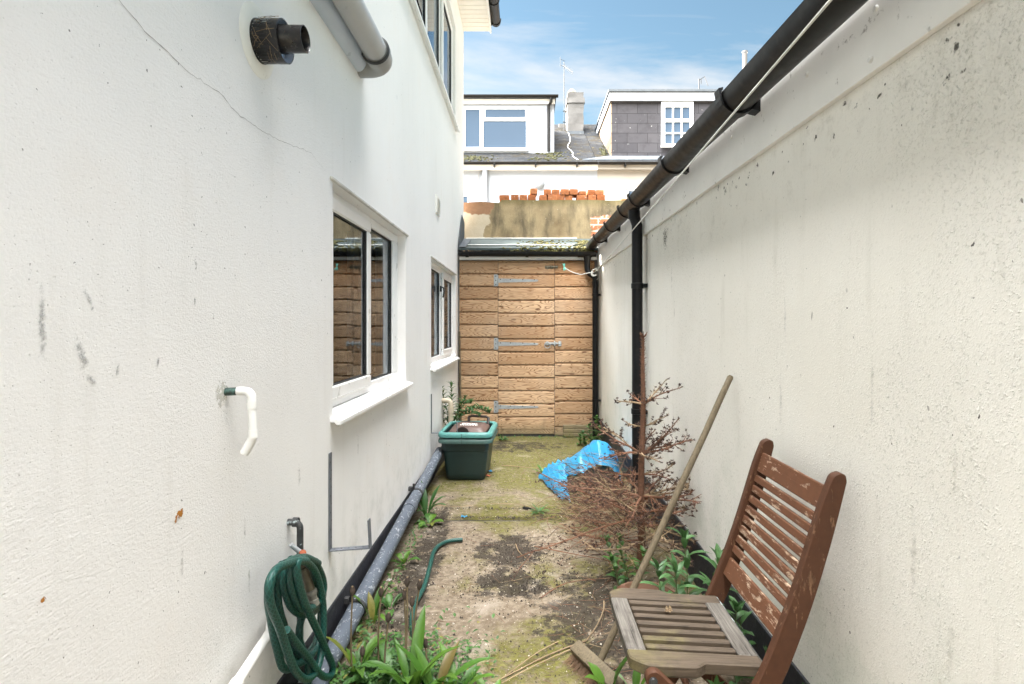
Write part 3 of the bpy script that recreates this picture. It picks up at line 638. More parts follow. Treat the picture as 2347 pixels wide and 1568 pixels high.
def bracket(parent, p, along, side, r, w, reach, m):
    "strap under the channel with a gusset to the board behind"
    p, along, side = Vector(p), Vector(along), Vector(side); mb = MB(); Zv = Vector((0, 0, 1)); n = 12
    inn = [p - along * w / 2 + side * (r * math.cos(PI + PI * k / n)) + Zv * (r * math.sin(PI + PI * k / n)) for k in range(n + 1)]
    out = [p - along * w / 2 + side * ((r + .007) * math.cos(PI + PI * k / n)) + Zv * ((r + .007) * math.sin(PI + PI * k / n)) for k in range(n + 1)]
    for k in range(n): mb.prism([inn[k], inn[k + 1], out[k + 1], out[k]], along * w)
    o = p - along * w / 2
    mb.prism([o + side * (r * .55) - Zv * (r * .8), o + side * reach - Zv * (r * .95), o + side * reach + Zv * .01, o + side * (r + .004)], along * w)
    mb.prism([o - side * (r + .001) + Zv * 0, o - side * (r + .008), o - side * (r + .012) + Zv * .022, o - side * (r - .006) + Zv * .026, o - side * (r - .004) + Zv * .016, o - side * (r + .003) + Zv * .014], along * w)
    return mb.build('bracket', m, parent, 40)
RG = lambda Y: Vector((.80, Y, 2.208 + (Y - 1.437) * .0231))
gr = thing('roof_gutter', 'long black half-round gutter along the eave of the low white building on the right', 'gutter', tuple(RG(2)))
mb = MB(); half_gutter(mb, RG(-1), RG(6.60), .065, (1, 0, 0)); endcap(mb, RG(6.60), (0, 1, 0), .066, (1, 0, 0)); mb.build('channel', M['brownp'], gr, 50)
for Y in (.6, 2.06, 2.95, 3.86, 4.30, 5.05, 5.85): bracket(gr, RG(Y), (0, 1, 0), (1, 0, 0), .067, .05, .078, M['blackp'])
sg0 = Vector((-.79, 6.555, 2.232)); sg1 = Vector((.84, 6.555, 2.228))
gs = thing('shed_gutter', 'short black gutter across the top of the timber shed front', 'gutter', tuple(sg0))
mb = MB(); half_gutter(mb, sg0, sg1, .048, (0, 1, 0)); endcap(mb, sg0 + Vector((-.01, 0, 0)), (1, 0, 0), .05, (0, 1, 0)); endcap(mb, sg1, (1, 0, 0), .05, (0, 1, 0)); mb.build('channel', M['blackp'], gs, 50)
for X in (-.70, .02): bracket(gs, (X, 6.555, 2.231), (1, 0, 0), (0, 1, 0), .050, .035, .062, M['blackp'])
mb = MB(); half_gutter(mb, (.63, 6.555, 2.229), (.80, 6.555, 2.229), .056, (0, 1, 0)); mb.lathe([(.05, 0), (.042, -.04), (.036, -.07), (.036, -.10)], (.745, 6.555, 2.185), (0, 0, 1), 16); mb.build('outlet', M['brownp'], gs, 50)
gh = thing('eave_gutter', 'weathered black gutter high up at the corner of the left house eaves', 'gutter', (-.39, 7.2, 5.37))
mb = MB(); half_gutter(mb, (-.39, 3, 5.37), (-.39, 7.22, 5.37), .060, (1, 0, 0)); endcap(mb, (-.39, 7.22, 5.37), (0, 1, 0), .062, (1, 0, 0)); mb.build('channel', M['brownp'], gh, 50)
for Y in (6.75, 7.19): bracket(gh, (-.39, Y, 5.37), (0, 1, 0), (-1, 0, 0), .061, .03, .06, M['blackp'])

# ---------------------------------------------------------------- right building
low = thing('low_outbuilding', 'low off-white roughcast building along the right side of the alley', 'outbuilding', (XR, 2, 0))
mb = MB(); wall_grid(mb, XR, -4, 7.38, .2, 2.06, [], 0, 0, -1)
mb.poly([(XR, 7.38, 0), (XR, 7.38, 2.32), (5, 7.38, 2.6), (5, 7.38, 0)]); mb.poly([(XR, -4, 0), (5, -4, 0), (5, -4, 2.6), (XR, -4, 2.06)]); mb.poly([(5, -4, 0), (5, 7.38, 0), (5, 7.38, 2.6), (5, -4, 2.6)])
fs = []
def wr(x, y): Y = .90 * F / (x - 1204); return Y, CH - (y - 745) * Y / F
Y, Z = wr(1525, 545); patch(mb, Y, Z, .19, .24, 1, 0, XR - .0015, fs)
for x, y, w, h in ((1540, 640, .03, .3), (1790, 930, .03, .28), (2190, 1090, .02, .2), (1800, 720, .02, .25), (2095, 1250, .03, .3), (2180, 1480, .03, .2), (2000, 900, .02, .3)): Y, Z = wr(x, y); patch(mb, Y, Z, w, h, 2, 0, XR - .0015, fs)
random.seed(44)
for k in range(70):                                              # mould spots that gather under the board
    yy = ru(.75, 6.0); patch(mb, yy, 1.985 + .0107 * yy - abs(random.gauss(0, .05)) - .012, ru(.012, .045), ru(.012, .05), 1, ru(0, 90), XR - .0012 - k * 1e-5, fs)
uv_patches(mb, fs); mb.build('wall', [M['renderR'], M['mould'], M['greystain']], low)
mb = MB(); mb.prism([(XR - .008, -4, 0), (XR + .05, -4, 0), (XR + .05, -4, .235), (XR - .008, -4, .225)], (0, 11.3, 0)); mb.build('plinth', M['plinth'], low)
zb = lambda Y: 1.986 + .0107 * Y
mb = MB(); mb.prism([(XR - .022, -3, zb(-3)), (XR - .022, 6.62, zb(6.62)), (XR - .022, 6.62, RG(6.62).z + .03), (XR - .022, -3, RG(-3).z + .03)], (.0205, 0, 0), 0, .002); mb.build('fascia_board', M['fascia'], low)
for x, y in ((2009, 20), (1851, 171), (1678, 314), (1997, 137), (2247, -15)):
    Y = (XR - .022) * F / (x - 1204); Z = CH - (y - 745) * Y / F
    mb = MB(); mb.lathe([(0, .006), (.006, .006), (.008, .004), (.009, 0)], (XR - .0225, Y, Z), (-1, 0, 0), 14); mb.build('screw_cap', M['cap'], low, 40)
mb = MB(); za, zc_ = RG(-4).z + .032, RG(7.4).z + .032
mb.poly([(XR - .03, -4, za), (XR - .03, 7.4, zc_), (5.2, 7.4, 2.8), (5.2, -4, 2.8)]); mb.poly([(XR - .03, -4, za + .03), (5.2, -4, 2.83), (5.2, 7.4, 2.83), (XR - .03, 7.4, zc_ + .03)]); mb.poly([(XR - .03, -4, za), (XR - .03, -4, za + .03), (XR - .03, 7.4, zc_ + .03), (XR - .03, 7.4, zc_)]); mb.build('roof', M['felt'], low)

# downpipes
dp = thing('downpipe', 'thick black downpipe dropping from the right gutter to the ground behind the dead tree', 'downpipe', (.835, 4.05, 0))
mb = MB(); zt = RG(4.05).z - .06; mb.tube([(.805, 4.05, zt), (.815, 4.05, zt - .06), (.83, 4.05, zt - .11), (.832, 4.05, 1.0), (.832, 4.05, .02)], .040, 18); mb.lathe([(.044, 0), (.044, .08), (.048, .09)], (.808, 4.05, zt - .06), (0, 0, 1), 18); mb.build('pipe', M['blackp'], dp, 50)
for Z in (1.65, .72):
    mb = MB(); mb.lathe([(.041, -.02), (.046, -.018), (.046, .018), (.041, .02)], (.832, 4.05, Z), (0, 0, 1), 18); mb.bb(.87, .899, 4.0, 4.10, Z - .015, Z + .015, 0, .003); mb.build('clip', M['blackp'], dp, 40)
sp = thing('downpipe', 'narrow black downpipe with a swan neck in the corner beside the shed', 'downpipe', (.82, 6.5, 0))
mb = MB(); mb.tube(smooth_path([(.745, 6.555, 2.10), (.745, 6.555, 2.04), (.765, 6.545, 1.985), (.81, 6.52, 1.945), (.832, 6.51, 1.91), (.835, 6.51, 1.8)], 5) + [(.835, 6.51, .9), (.835, 6.51, .03)], .035, 16); mb.lathe([(.039, 0), (.039, .06)], (.835, 6.51, 1.82), (0, 0, 1), 16); mb.build('pipe', M['blackp'], sp, 50)
for Z in (1.72, .46):
    mb = MB(); mb.lathe([(.036, -.015), (.04, -.014), (.04, .014), (.036, .015)], (.835, 6.51, Z), (0, 0, 1), 16); mb.bb(.868, .899, 6.48, 6.54, Z - .012, Z + .012, 0, .003); mb.build('clip', M['blackp'], sp, 40)

# ---------------------------------------------------------------- timber shed
SY = 6.65
shed = thing('timber_shed', 'golden larch-boarded shed with a door closing the far end of the alley', 'shed', (0, SY, 0))
def boards(mb, x0, x1, ztop, n, pitch, last, last_h=.115):
    for k in range(n + (1 if last else 0)):
        z1 = ztop - k * pitch; h = pitch if k < n else last_h; z0 = z1 - h; mb.q = rnd()
        yb = SY - .021 + ru(-.0015, .0015); dz = ru(-.001, .001)
        pr = [(SY + .03, z0), (yb, z0 + .002), (yb, z0 + .006), (yb + .001, z1 - .036), (yb + .002, z1 - .026), (yb + .010, z1 - .018), (yb + .023, z1 - .010), (yb + .026, z1), (SY + .03, z1)]
        A = [mb.bm.verts.new((x0, a, b + dz)) for a, b in pr]; B = [mb.bm.verts.new((x1, a, b + dz)) for a, b in pr]; m_ = len(pr)
        for i in range(m_): mb.face((A[i], A[(i + 1) % m_], B[(i + 1) % m_], B[i]))
        mb.face(A[::-1]); mb.face(B)
        for xx in (x0 + .035, x1 - .035):
            for zz in (z0 + .045, z1 - .06): 
                if rnd() < .75: mb.lathe([(0, .0012), (.0045, .0012), (.005, 0)], (xx + ru(-.006, .006), yb + .0005, zz + ru(-.008, .008)), (0, -1, 0), 6, 1)
XA, XB, XC, XD = -.80, -.331, .357, .842
nail = simple('dark_nail_head', (.03, .022, .02), .7)
for x0, x1, zt, nm in ((XA, XB - .003, 2.145, 'side_panel'), (XC + .003, XD, 2.142, 'side_panel')):
    mb = MB(); boards(mb, x0, x1, zt, 13, .1545, True); mb.build(nm, [M['clad'], nail], shed, 30)
mb = MB(); boards(mb, XB + .003, XC - .003, 2.142, 13, .1575, False); mb.q = rnd(); mb.bb(XB + .003, XC - .003, SY - .018, SY + .02, .035, .094, 0, .002)
door = mb.build('door', [M['clad'], nail], shed, 30)
for Z in (CH + 102 / 188, CH - 43 / 188, CH - 187 / 188):
    mb = MB(); mb.bb(XB - .052, XB - .004, SY - .024, SY - .020, Z - .072, Z + .072, 0, .001)
    mb.prism([(XB + .002, SY - .024, Z - .028), (XB + .47, SY - .024, Z - .016), (XB + .49, SY - .024, Z - .008), (XB + .49, SY - .024, Z + .004), (XB + .47, SY - .024, Z + .010), (XB + .002, SY - .024, Z + .024)], (0, .004, 0), 0, .0008)
    mb.tube([(XB - .001, SY - .026, Z - .06), (XB - .001, SY - .026, Z + .06)], .006, 8)
    for bx in (.03, .15, .30, .44): mb.lathe([(0, .003), (.006, .002), (.007, 0)], (XB + bx, SY - .0245, Z + .012 - bx * .01), (0, -1, 0), 8, 1)
    for bz in (-.05, 0, .05): mb.lathe([(0, .003), (.006, .002), (.007, 0)], (XB - .028, SY - .0245, Z + bz), (0, -1, 0), 8, 1)
    mb.build('hinge', [M['galv'], nail], door, 40)
mb = MB(); zc = CH + 132 / 188; xc = (1263 - 1204) / 188
mb.bb(xc - .075, xc + .03, SY - .023, SY - .019, zc - .02, zc + .02, 0, .001); mb.tube([(xc - .07, SY - .032, zc + .004), (xc + .08, SY - .032, zc + .004)], .006, 8); mb.tube([(xc - .045, SY - .032, zc), (xc - .045, SY - .04, zc - .03)], .005, 6); mb.bb(xc + .045, xc + .08, SY - .03, SY - .019, zc - .015, zc + .02, 0, .001)
for q in (-.06, -.01): mb.bb(xc + q, xc + q + .014, SY - .040, SY - .022, zc - .012, zc + .016, 0, .002)
mb.build('bolt', M['brass'], door, 40)
mb = MB(); zc = CH - 43 / 188; xc = (1258 - 1204) / 188
mb.bb(xc - .05, xc + .10, SY - .023, SY - .019, zc - .012, zc + .018, 0, .001); mb.lathe([(.0, .016), (.022, .014), (.026, 0)], (xc - .02, SY - .022, zc + .004), (0, -1, 0), 14)
mb.tube([Vector((xc - .02, SY - .038, zc - .018)) + Vector((math.cos(t * PI / 8) * .034, 0, math.sin(t * PI / 8) * .034)) for t in range(17)], .0045, 6)
mb.bb(xc + .06, xc + .075, SY - .045, SY - .022, zc - .03, zc + .03, 0, .002); mb.bb(xc + .115, xc + .15, SY - .035, SY - .019, zc - .028, zc + .03, 0, .002); mb.tube([(xc - .01, SY - .034, zc + .004), (xc + .14, SY - .034, zc + .004)], .007, 8)
mb.build('ring_latch', M['galv'], door, 40)
mb = MB(); mb.bb(XA - .0, .872, SY - .045, SY - .024, 2.150, 2.235, 0, .003); mb.build('fascia', M['trim'], shed)
mb = MB(); mb.bb(-.815, .895, SY + .021, SY + .7, .0, 2.25); mb.build('body', M['dark'], shed)
mb = MB(); mb.poly([(XB - .002, SY + .0205, 0), (XC + .002, SY + .0205, 0), (XC + .002, SY + .0205, 2.15), (XB - .002, SY + .0205, 2.15)]); mb.bb(XB, XC, SY - .01, SY + .02, .002, .034); mb.build('door_gap', M['gasket'], shed)
mb = MB()
for k in range(3): mb.q = rnd(); mb.bb((1290 - 1204) / 188, .845, SY - .075 + k * .008, SY - .028, .012 + k * .047, .055 + k * .047, 0, .004)
mb.build('step_boards', mat_weathered('damp_old_board', (.15, .12, .07), (.27, .22, .13), (.05, .04, .025), 'x', algae=.6), shed)
mb = MB()
mb.prism([(-.805, 6.585, 2.262), (-.805, 6.585, 2.290), (-.805, 6.84, 2.350), (-.805, 6.84, 2.30)], (1.69, 0, 0))
mb.prism([(-.805, 6.838, 2.352), (-.805, 6.838, 2.368), (-.805, 7.395, 2.530), (-.805, 7.395, 2.51)], (1.69, 0, 0))
mb.tube([(-.80, 6.836, 2.364), (.60, 6.836, 2.362)], .006, 6, 1); mb.tube([(-.80, 7.386, 2.534), (.70, 7.386, 2.532)], .008, 6, 1)
mb.build('roof', [M['felt'], M['trim']], shed)
mb = MB(); mb.prism([(-.812, 6.60, 2.28), (-.812, 6.95, 2.36), (-.812, 7.22, 2.44), (-.812, 7.22, 2.72), (-.812, 6.95, 2.76), (-.812, 6.72, 2.50), (-.812, 6.60, 2.36)], (.008, 0, 0)); mb.bb(-.803, -.70, 6.60, 7.2, 2.385, 2.392) if False else None
mb.prism([(-.804, 6.60, 2.30), (-.72, 6.60, 2.305), (-.72, 7.2, 2.48), (-.804, 7.2, 2.50)], (0, 0, .006)); mb.build('flashing', M['lead'], shed)
def moss_clumps(name, spots, n, m, size, parent=None, seed=3):
    random.seed(seed); mb = MB()
    for i in range(n):
        p, rad = random.choice(spots); a = ru(0, 6.28); q = math.sqrt(rnd()); c = Vector(p(q * rad, a) if callable(p) else p)
        s_ = size * ru(.4, 1.2); t = bmesh.new(); bmesh.ops.create_icosphere(t, subdivisions=1, radius=s_)
        for v in t.verts: v.co = Vector((v.co.x * ru(.7, 1.3), v.co.y * ru(.7, 1.3), v.co.z * ru(.4, .9)))
        mb.merge(t, 0, Matrix.Translation(c))
    return mb.build(name, m, parent, None)
def roof_pt(x, y): # a point on the front roof sheets seen at picture (x, y)
    lo_, hi_ = 6.59, 7.38
    for k in range(40):
        Y = lo_ + (hi_ - lo_) * k / 39; p = at(x, y, Y); zr = 2.29 + (Y - 6.585) * .235 if Y < 6.84 else 2.368 + (Y - 6.84) * .291
        if p.z <= zr + .004: return p
    return at(x, y, 7.3)
random.seed(5); sp_ = []
for _ in range(260):
    x = random.choice([random.gauss(1215, 55), random.gauss(1290, 35), random.gauss(1340, 14)])
    if 1150 < x < 1372: sp_.append((tuple(roof_pt(x, ru(564, 578))), 0))
for _ in range(220):
    x = random.choice([random.gauss(1250, 30), random.gauss(1333, 9)])
    if 1185 < x < 1350: sp_.append((tuple(roof_pt(x, ru(552, 563))), 0))
tag(moss_clumps('moss', sp_, 1100, M['moss'], .017), kind='stuff')

# ---------------------------------------------------------------- cement wall behind the shed and its loose bricks
BY = 7.4
cw = thing('cement_wall', 'brown stained cement-rendered wall with exposed brick rising behind the shed roof', 'wall', (0, BY, 0))
mb = MB(); top = [(5, 3.05)]; x = 4.9
while x > -.33: top.append((x, 3.055 + .012 * mnoise.noise((x * 3, 1, 2)))); x -= .09
x = -.36; top += [(-.345, 3.03)]
while x > -6: top.append((x, 3.025 + .015 * mnoise.noise((x * 4, 5, 2)))); x -= .12
mb.prism([(5, BY, 0)] + [(a, BY, b) for a, b in top] + [(-6, BY, 0)], (0, .24, 0)); mb.build('wall', M['bwall'], cw)
S3 = lambda zx, zy: ((1340 + zx / 3.912) / 1.3092, (500 + zy / 3.912) / 1.3092)
low_ = [(615, 738, 302, 378), (752, 850, 304, 378), (850, 950, 306, 378), (950, 1050, 303, 378), (1085, 1180, 314, 382), (1180, 1295, 312, 382), (1295, 1395, 310, 382), (1395, 1490, 312, 382), (1525, 1655, 308, 385), (1660, 1760, 308, 385), (1760, 1862, 312, 385), (2052, 2125, 374, 392)]
upp_ = [(972, 1065, 222, 296), (1143, 1235, 236, 306), (1235, 1332, 238, 304), (1336, 1440, 240, 306), (1440, 1545, 238, 304), (1548, 1638, 267, 309), (1655, 1745, 245, 303), (1745, 1850, 250, 305)]
ORD = ['first', 'second', 'third', 'fourth', 'fifth', 'sixth', 'seventh', 'eighth', 'ninth', 'tenth', 'eleventh']
proto = None
for row, nm in ((low_, 'lower'), (upp_, 'upper')):
    for k, (a, b, c, d) in enumerate(row):
        (x0, y0), (x1, y1) = S3(a, c), S3(b, d); Yb = BY + .02; p0 = at(x0, y1, Yb); p1 = at(x1, y0, Yb)
        w, h = p1.x - p0.x, p1.z - p0.z
        if nm == 'lower': zlo = 3.058 + (0 if k < 11 else -.01)
        else: zlo = 3.058 + .074 + (.012 if k == 0 else .003)
        if proto is None:
            mb = MB(); t = bmesh.new(); bmesh.ops.create_cube(t, size=1); bmesh.ops.subdivide_edges(t, edges=list(t.edges), cuts=4, use_grid_fill=True)
            for v in t.verts:
                e = sum(1 for q in v.co if abs(q) > .49); v.co *= (1 - .014 * max(0, e - 1)); v.co += Vector((mnoise.noise(v.co * 4), mnoise.noise(v.co * 4 + Vector((5, 0, 0))), mnoise.noise(v.co * 4 + Vector((0, 9, 0))))) * .03
            mb.merge(t); o = mb.build('loose_brick', M['brick'], None, 50); proto = o
        else:
            o = proto.copy(); COL.objects.link(o)
        hh = .0735 if nm == 'lower' else min(.075, max(.045, h))
        if nm == 'lower' and k == 11: hh = .03
        o.scale = (w * .94, .205, hh); o.location = ((p0.x + p1.x) / 2, BY + .125 + ru(-.012, .012), zlo + hh / 2); o.rotation_euler = (R(ru(-1.5, 1.5)), R(ru(-1.2, 1.2)), R(ru(-5, 5)))
        lab = f'red brick in the {nm} course along the cement wall top, {ORD[k]} from the left' if not (nm == 'lower' and k == 11) else 'thin red brick fragment on the cement wall beside the right-hand gutter'
        tag(o, lab, 'brick', 'loose bricks on the wall top')

# ---------------------------------------------------------------- terraced houses beyond
PX = 2.12; EY, EZ, SL = 16.0, 6.10, .6; RY = 20.9; RZ = EZ + SL * (RY - EY)
def terrace(name, label, x0, x1, wm):
    t = thing(name, label, 'house', ((x0 + x1) / 2, EY, 0))
    mb = MB(); mb.bb(x0, x1, EY + .05, EY + 9, 0, EZ - .02); mb.build('wall', wm, t)
    return t
farL = terrace('terraced_house', 'white terraced house beyond the wall, with a white boarded dormer in its slate roof', -9, PX - .002, M['farwhite'])
farR = terrace('terraced_house', 'cream terraced house beyond the wall, with a grey tile-hung dormer', PX + .002, 14, M['farcream'])
for t, x0, x1 in ((farL, -9, PX - .004), (farR, PX + .004, 14)):
    mb = MB(); nrow = 42
    for k in range(nrow):                                      # courses of slates, each lapping the one below
        ya, yb = EY - .12 + (RY - EY + .12) * k / nrow, EY - .12 + (RY - EY + .12) * (k + 1) / nrow
        za, zb_ = EZ + SL * (ya - EY) + .022, EZ + SL * (yb - EY) + .006
        mb.poly([(x0, ya, za), (x1, ya, za), (x1, yb, zb_), (x0, yb, zb_)]); mb.poly([(x0, ya, za - .022), (x1, ya, za - .022), (x1, ya, za), (x0, ya, za)])
    mb.poly([(x0, RY, RZ), (x1, RY, RZ), (x1, RY + 5, RZ - 3), (x0, RY + 5, RZ - 3)]); mb.build('roof', M['slate'], t)
    mb = MB(); mb.bb(x0, x1, EY - .10, EY + .05, EZ - .20, EZ - .03); mb.build('fascia', M['farcream'] if t is farR else M['trim'], t)
    mb = MB(); half_gutter(mb, (x0, EY - .17, EZ - .02), (x1, EY - .17, EZ - .02), .06, (0, 1, 0))
    for xx in (-2.2, -.9, .3, 1.5, 2.9, 4.1, 5.4): 
        if x0 < xx < x1: mb.bb(xx - .02, xx + .02, EY - .235, EY - .10, EZ - .15, EZ - .04)
    mb.build('gutter', M['brownp'], t, 50)
mb = MB(); mb.tube([(-9, RY, RZ + .03), (PX - 1.3, RY, RZ + .03)], .12, 8); mb.build('ridge_tiles', M['terra'], farL, 40)
def rough_box(mb, x0, x1, y0, y1, z0, z1, amp, n=8, mi=0, flare=0):
    t = bmesh.new(); bmesh.ops.create_cube(t, size=1); bmesh.ops.subdivide_edges(t, edges=list(t.edges), cuts=n, use_grid_fill=True)
    for v in t.verts:
        v.co = Vector(((x0 + x1) / 2 + v.co.x * (x1 - x0), (y0 + y1) / 2 + v.co.y * (y1 - y0), (z0 + z1) / 2 + v.co.z * (z1 - z0))); v.co += Vector((mnoise.noise(v.co * 3), mnoise.noise(v.co * 3 + Vector((7, 0, 0))), 0)) * amp
    mb.merge(t, mi)
cx0, cx1 = (1301 - 1204) / 64, (1337 - 1204) / 64; CYc = 19.5
ch = None
mb = MB(); rough_box(mb, cx0, cx1, CYc, CYc + .9, 7.6, 9.30, .03); rough_box(mb, cx0 - .03, cx1 + .03, CYc - .03, CYc + .93, 9.30, 9.48, .03); rough_box(mb, cx0 + .0, cx1 - .0, CYc, CYc + .9, 9.48, 9.68, .035)
rough_box(mb, cx0 - .26, cx0 + .02, CYc + .9, CYc + 1.6, 7.6, 8.9, .05)
ch = mb.build('chimney', M['chim'], farL)
mb = MB(); mb.lathe([(.13, 9.68), (.17, 9.75), (.14, 9.78), (.18, 9.82), (.14, 9.86), (.17, 9.90), (.13, 9.97), (.07, 10.03), (0, 10.05)], (cx0 + .20, CYc + .6, 0), (0, 0, 1), 16); mb.build('pot', M['potc'], ch, 40)
mb = MB(); mb.bb(cx0 - .02, cx1 + .02, CYc - .05, CYc - .02, 8.05, 8.28); mb.build('lead_apron', M['lead'], ch)
# left dormer
DY = 17.0; px = lambda x, Y: (x - 1204) * Y / F; pz = lambda y, Y: CH - (y - 745) * Y / F
dx0, dx1 = -4.6, px(1270, DY); dz0, dz1 = pz(350, DY), pz(229, DY)
mb = MB(); mb.bb(dx0, dx1, DY, DY + 4.0, dz0 - .2, dz1)
for k in range(7): mb.bb(px(1209, DY), px(1252, DY), DY - .012, DY, dz0 + .06 + k * .19, dz0 + .06 + k * .19 + .183, 0, .003)
for k in range(1, 8): pass
dm = mb.build('dormer', M['farwhite'], farL)
mb = MB(); mb.bb(dx0 - .1, dx1 + .06, DY - .12, DY + 4.1, dz1, pz(222, DY)); mb.build('flat_roof', M['lead'], dm)
mb = MB(); mb.bb(dx0, dx1 + .02, DY - .06, DY - .013, dz1 - .14, dz1 - .002); mb.build('fascia', M['trim'], dm)
mb = MB(); half_gutter(mb, (dx0, DY - .16, pz(224, DY)), (dx1 + .12, DY - .16, pz(224, DY)), .065, (0, 1, 0)); mb.tube(smooth_path([(px(1263, DY), DY - .16, dz1 + .0), (px(1262, DY), DY - .14, dz1 - .12), (px(1257, DY), DY - .06, dz1 - .25), (px(1257, DY), DY - .06, dz1 - .5)], 4) + [(px(1257, DY), DY - .06, dz0 + .02)], .045, 10); mb.build('gutter', M['brownp'], dm, 50)
def far_window(parent, panes, Y, fx0, fx1, fz0, fz1, bars=.045, proud=.03):
    "white frame with its panes as holes"
    mb = MB(); mb.bb(fx0, fx1, Y - .004, Y - .001, fz0, fz1, 0); xs = sorted({fx0, fx1, *[p[0] for p in panes], *[p[1] for p in panes]}); zs = sorted({fz0, fz1, *[p[2] for p in panes], *[p[3] for p in panes]})
    for a, b in zip(xs, xs[1:]):
        for c, d in zip(zs, zs[1:]):
            if not any(p[0] <= a + 1e-6 and b <= p[1] + 1e-6 and p[2] <= c + 1e-6 and d <= p[3] + 1e-6 for p in panes): mb.bb(a, b, Y - proud, Y - .004, c, d)
    w = mb.build('window', M['upvc'], parent)
    mb = MB()
    for a, b, c, d in panes: mb.bb(a, b, Y - .014, Y - .006, c, d)
    mb.build('pane', M['farpane'], w); return w
X_, Z_ = (lambda x: px(x, DY)), (lambda y: pz(y, DY))
far_window(dm, [(X_(1010), X_(1055), Z_(339), Z_(252)), (X_(1067), X_(1100), Z_(338), Z_(252)), (X_(1112), X_(1204), Z_(270), Z_(251)), (X_(1108), X_(1206), Z_(340), Z_(278))], DY, X_(1000), X_(1209), Z_(344), Z_(246))
mb = MB(); mb.bb(X_(1000), X_(1211), DY - .10, DY - .031, Z_(348), Z_(344.5)); mb.build('sill', M['trim'], dm)
# right dormer
EYd = 16.6; X_, Z_ = (lambda x: px(x, EYd)), (lambda y: pz(y, EYd))
x0, x1 = X_(1400), 9.0; z0, z1 = Z_(361), Z_(233)
zroof = lambda Y: EZ + SL * (Y - EY)
mb = MB(); mb.bb(x0 + .03, x1, EYd, EYd + .1, z0, z1); dm2 = mb.build('dormer', M['hung'], farR)
mb = MB(); yb = EY + (z1 - EZ) / SL; mb.prism([(x0, EYd, z0 - .05), (x0, EYd, z1), (x0, yb, z1)], (.028, 0, 0)); mb.build('cheek', M['cheek'], dm2)
mb = MB(); yb2 = EY + (Z_(214) - EZ) / SL; mb.bb(x0 - .05, x1, EYd - .10, EYd - .03, z1 - .005, Z_(214)); mb.prism([(x0 - .05, EYd - .03, z1 - .005), (x0 - .05, EYd - .03, Z_(214)), (x0 - .05, yb2, Z_(214)), (x0 - .05, yb, z1 - .005)], (.04, 0, 0)); mb.build('fascia', M['farwhite'], dm2)
mb = MB(); mb.bb(x0 - .09, x1, EYd - .14, yb2, Z_(213.5), Z_(209)); mb.build('flat_roof', M['lead'], dm2)
p_ = []
for c in range(3):
    for r_ in range(4):
        a = 1522 + c * 20.7; zz = [(246, 274), (280.5, 304), (307, 331)]
for c in range(3):
    for ya, yb_ in ((247, 274), (281, 305), (308, 331)): p_.append((X_(1523 + c * 20), X_(1523 + c * 20 + 17), Z_(yb_), Z_(ya)))
far_window(dm2, p_, EYd - .01, X_(1515), X_(1588), Z_(336), Z_(235), proud=.05)
mb = MB(); mb.bb(X_(1513), X_(1590), EYd - .12, EYd - .06, Z_(340), Z_(336.5)); mb.build('sill', M['trim'], dm2)
mb = MB(); mb.prism([(x0 - .9, EYd - .35, zroof(EYd - .35) + .03), (x1, EYd - .35, zroof(EYd - .35) + .03), (x1, EYd, zroof(EYd) + .03), (x0 - .05, EYd, zroof(EYd) + .03)], (0, 0, .02)); mb.build('lead_apron', M['lead'], dm2)
# windows in the far walls
far_window(farL, [(px(1040, EY), px(1071, EY), 4.3, pz(450, EY))], EY + .05, px(1034, EY), px(1074, EY), 4.2, pz(446, EY))
far_window(farR, [(px(1441, EY), px(1512, EY), 3.8, pz(437, EY))], EY + .05, px(1437, EY), px(1517, EY), 3.7, pz(433, EY))
mb = MB(); mb.bb(px(1434, EY), px(1520, EY), EY - .02, EY + .049, pz(432, EY), pz(429, EY)); mb.build('window_head', M['trim'], farR)
# bits on the far houses
vp = MB(); X = px(1112, EY); vp.tube([(X, EY - .04, 3.6), (X, EY - .04, 5.95)], .075, 14); vp.lathe([(.088, 0), (.088, .14)], (X, EY - .04, 4.95), (0, 0, 1), 14); vp.lathe([(.083, 0), (.083, .10)], (X, EY - .04, 5.85), (0, 0, 1), 14)
tag(vp.build('soil_pipe', M['farwhite'], smooth=40, loc=(X, EY, 4)), 'white vertical soil pipe on the far white house', 'pipe')
mb = MB(); mb.tube(smooth_path([(X - .10, EY + .02, 5.9), (X - .2, EY + .0, 5.75), (X - .17, EY + .02, 5.3), (X - .12, EY + .02, 4.8), (X - .12, EY + .02, 3.8)], 6), .014, 5)
tag(mb.build('cable', M['greyp2'], loc=(X, EY, 4)), 'thin grey cable hanging beside the white soil pipe', 'cable')
mb = MB(); cp = [(1303, 308), (1307, 325), (1301, 340), (1312, 352), (1313, 362), (1325, 370)]
def rp(x, y):
    k = CH - EZ; # roof plane: CH-(y-745)Y/F = EZ + SL (Y-EY)
    Y = (CH - EZ + SL * EY) / (SL + (y - 745) / F); p = at(x, y, Y); p.z += .05; return p
mb.tube(smooth_path([rp(*q) for q in cp], 6), .010, 5); tag(mb.build('cable', M['white'], loc=tuple(rp(1303, 308))), 'white cable snaking down the far slate roof below the chimney', 'cable')
an = thing('television_aerial', 'tall thin television aerial on a mast beside the far chimney', 'aerial', (px(1293, 19.9), 19.9, 8))
Xm = px(1293, 19.9); zt = pz(165, 19.9)
mb = MB(); mb.tube([(Xm, 19.9, 8.3), (Xm, 19.9, zt + .35)], .011, 6)
for zz in (8.75, 9.15): mb.tube([(Xm - .05, 19.86, zz), (cx0 + .1, 19.86, zz)], .02, 5)
mb.build('mast', M['aerial'], an)
mb = MB(); b0 = Vector((Xm - .06, 19.9, zt + .25)); b1 = at(1313, 166, 19.2); mb.tube([b0, b1], .008, 5)
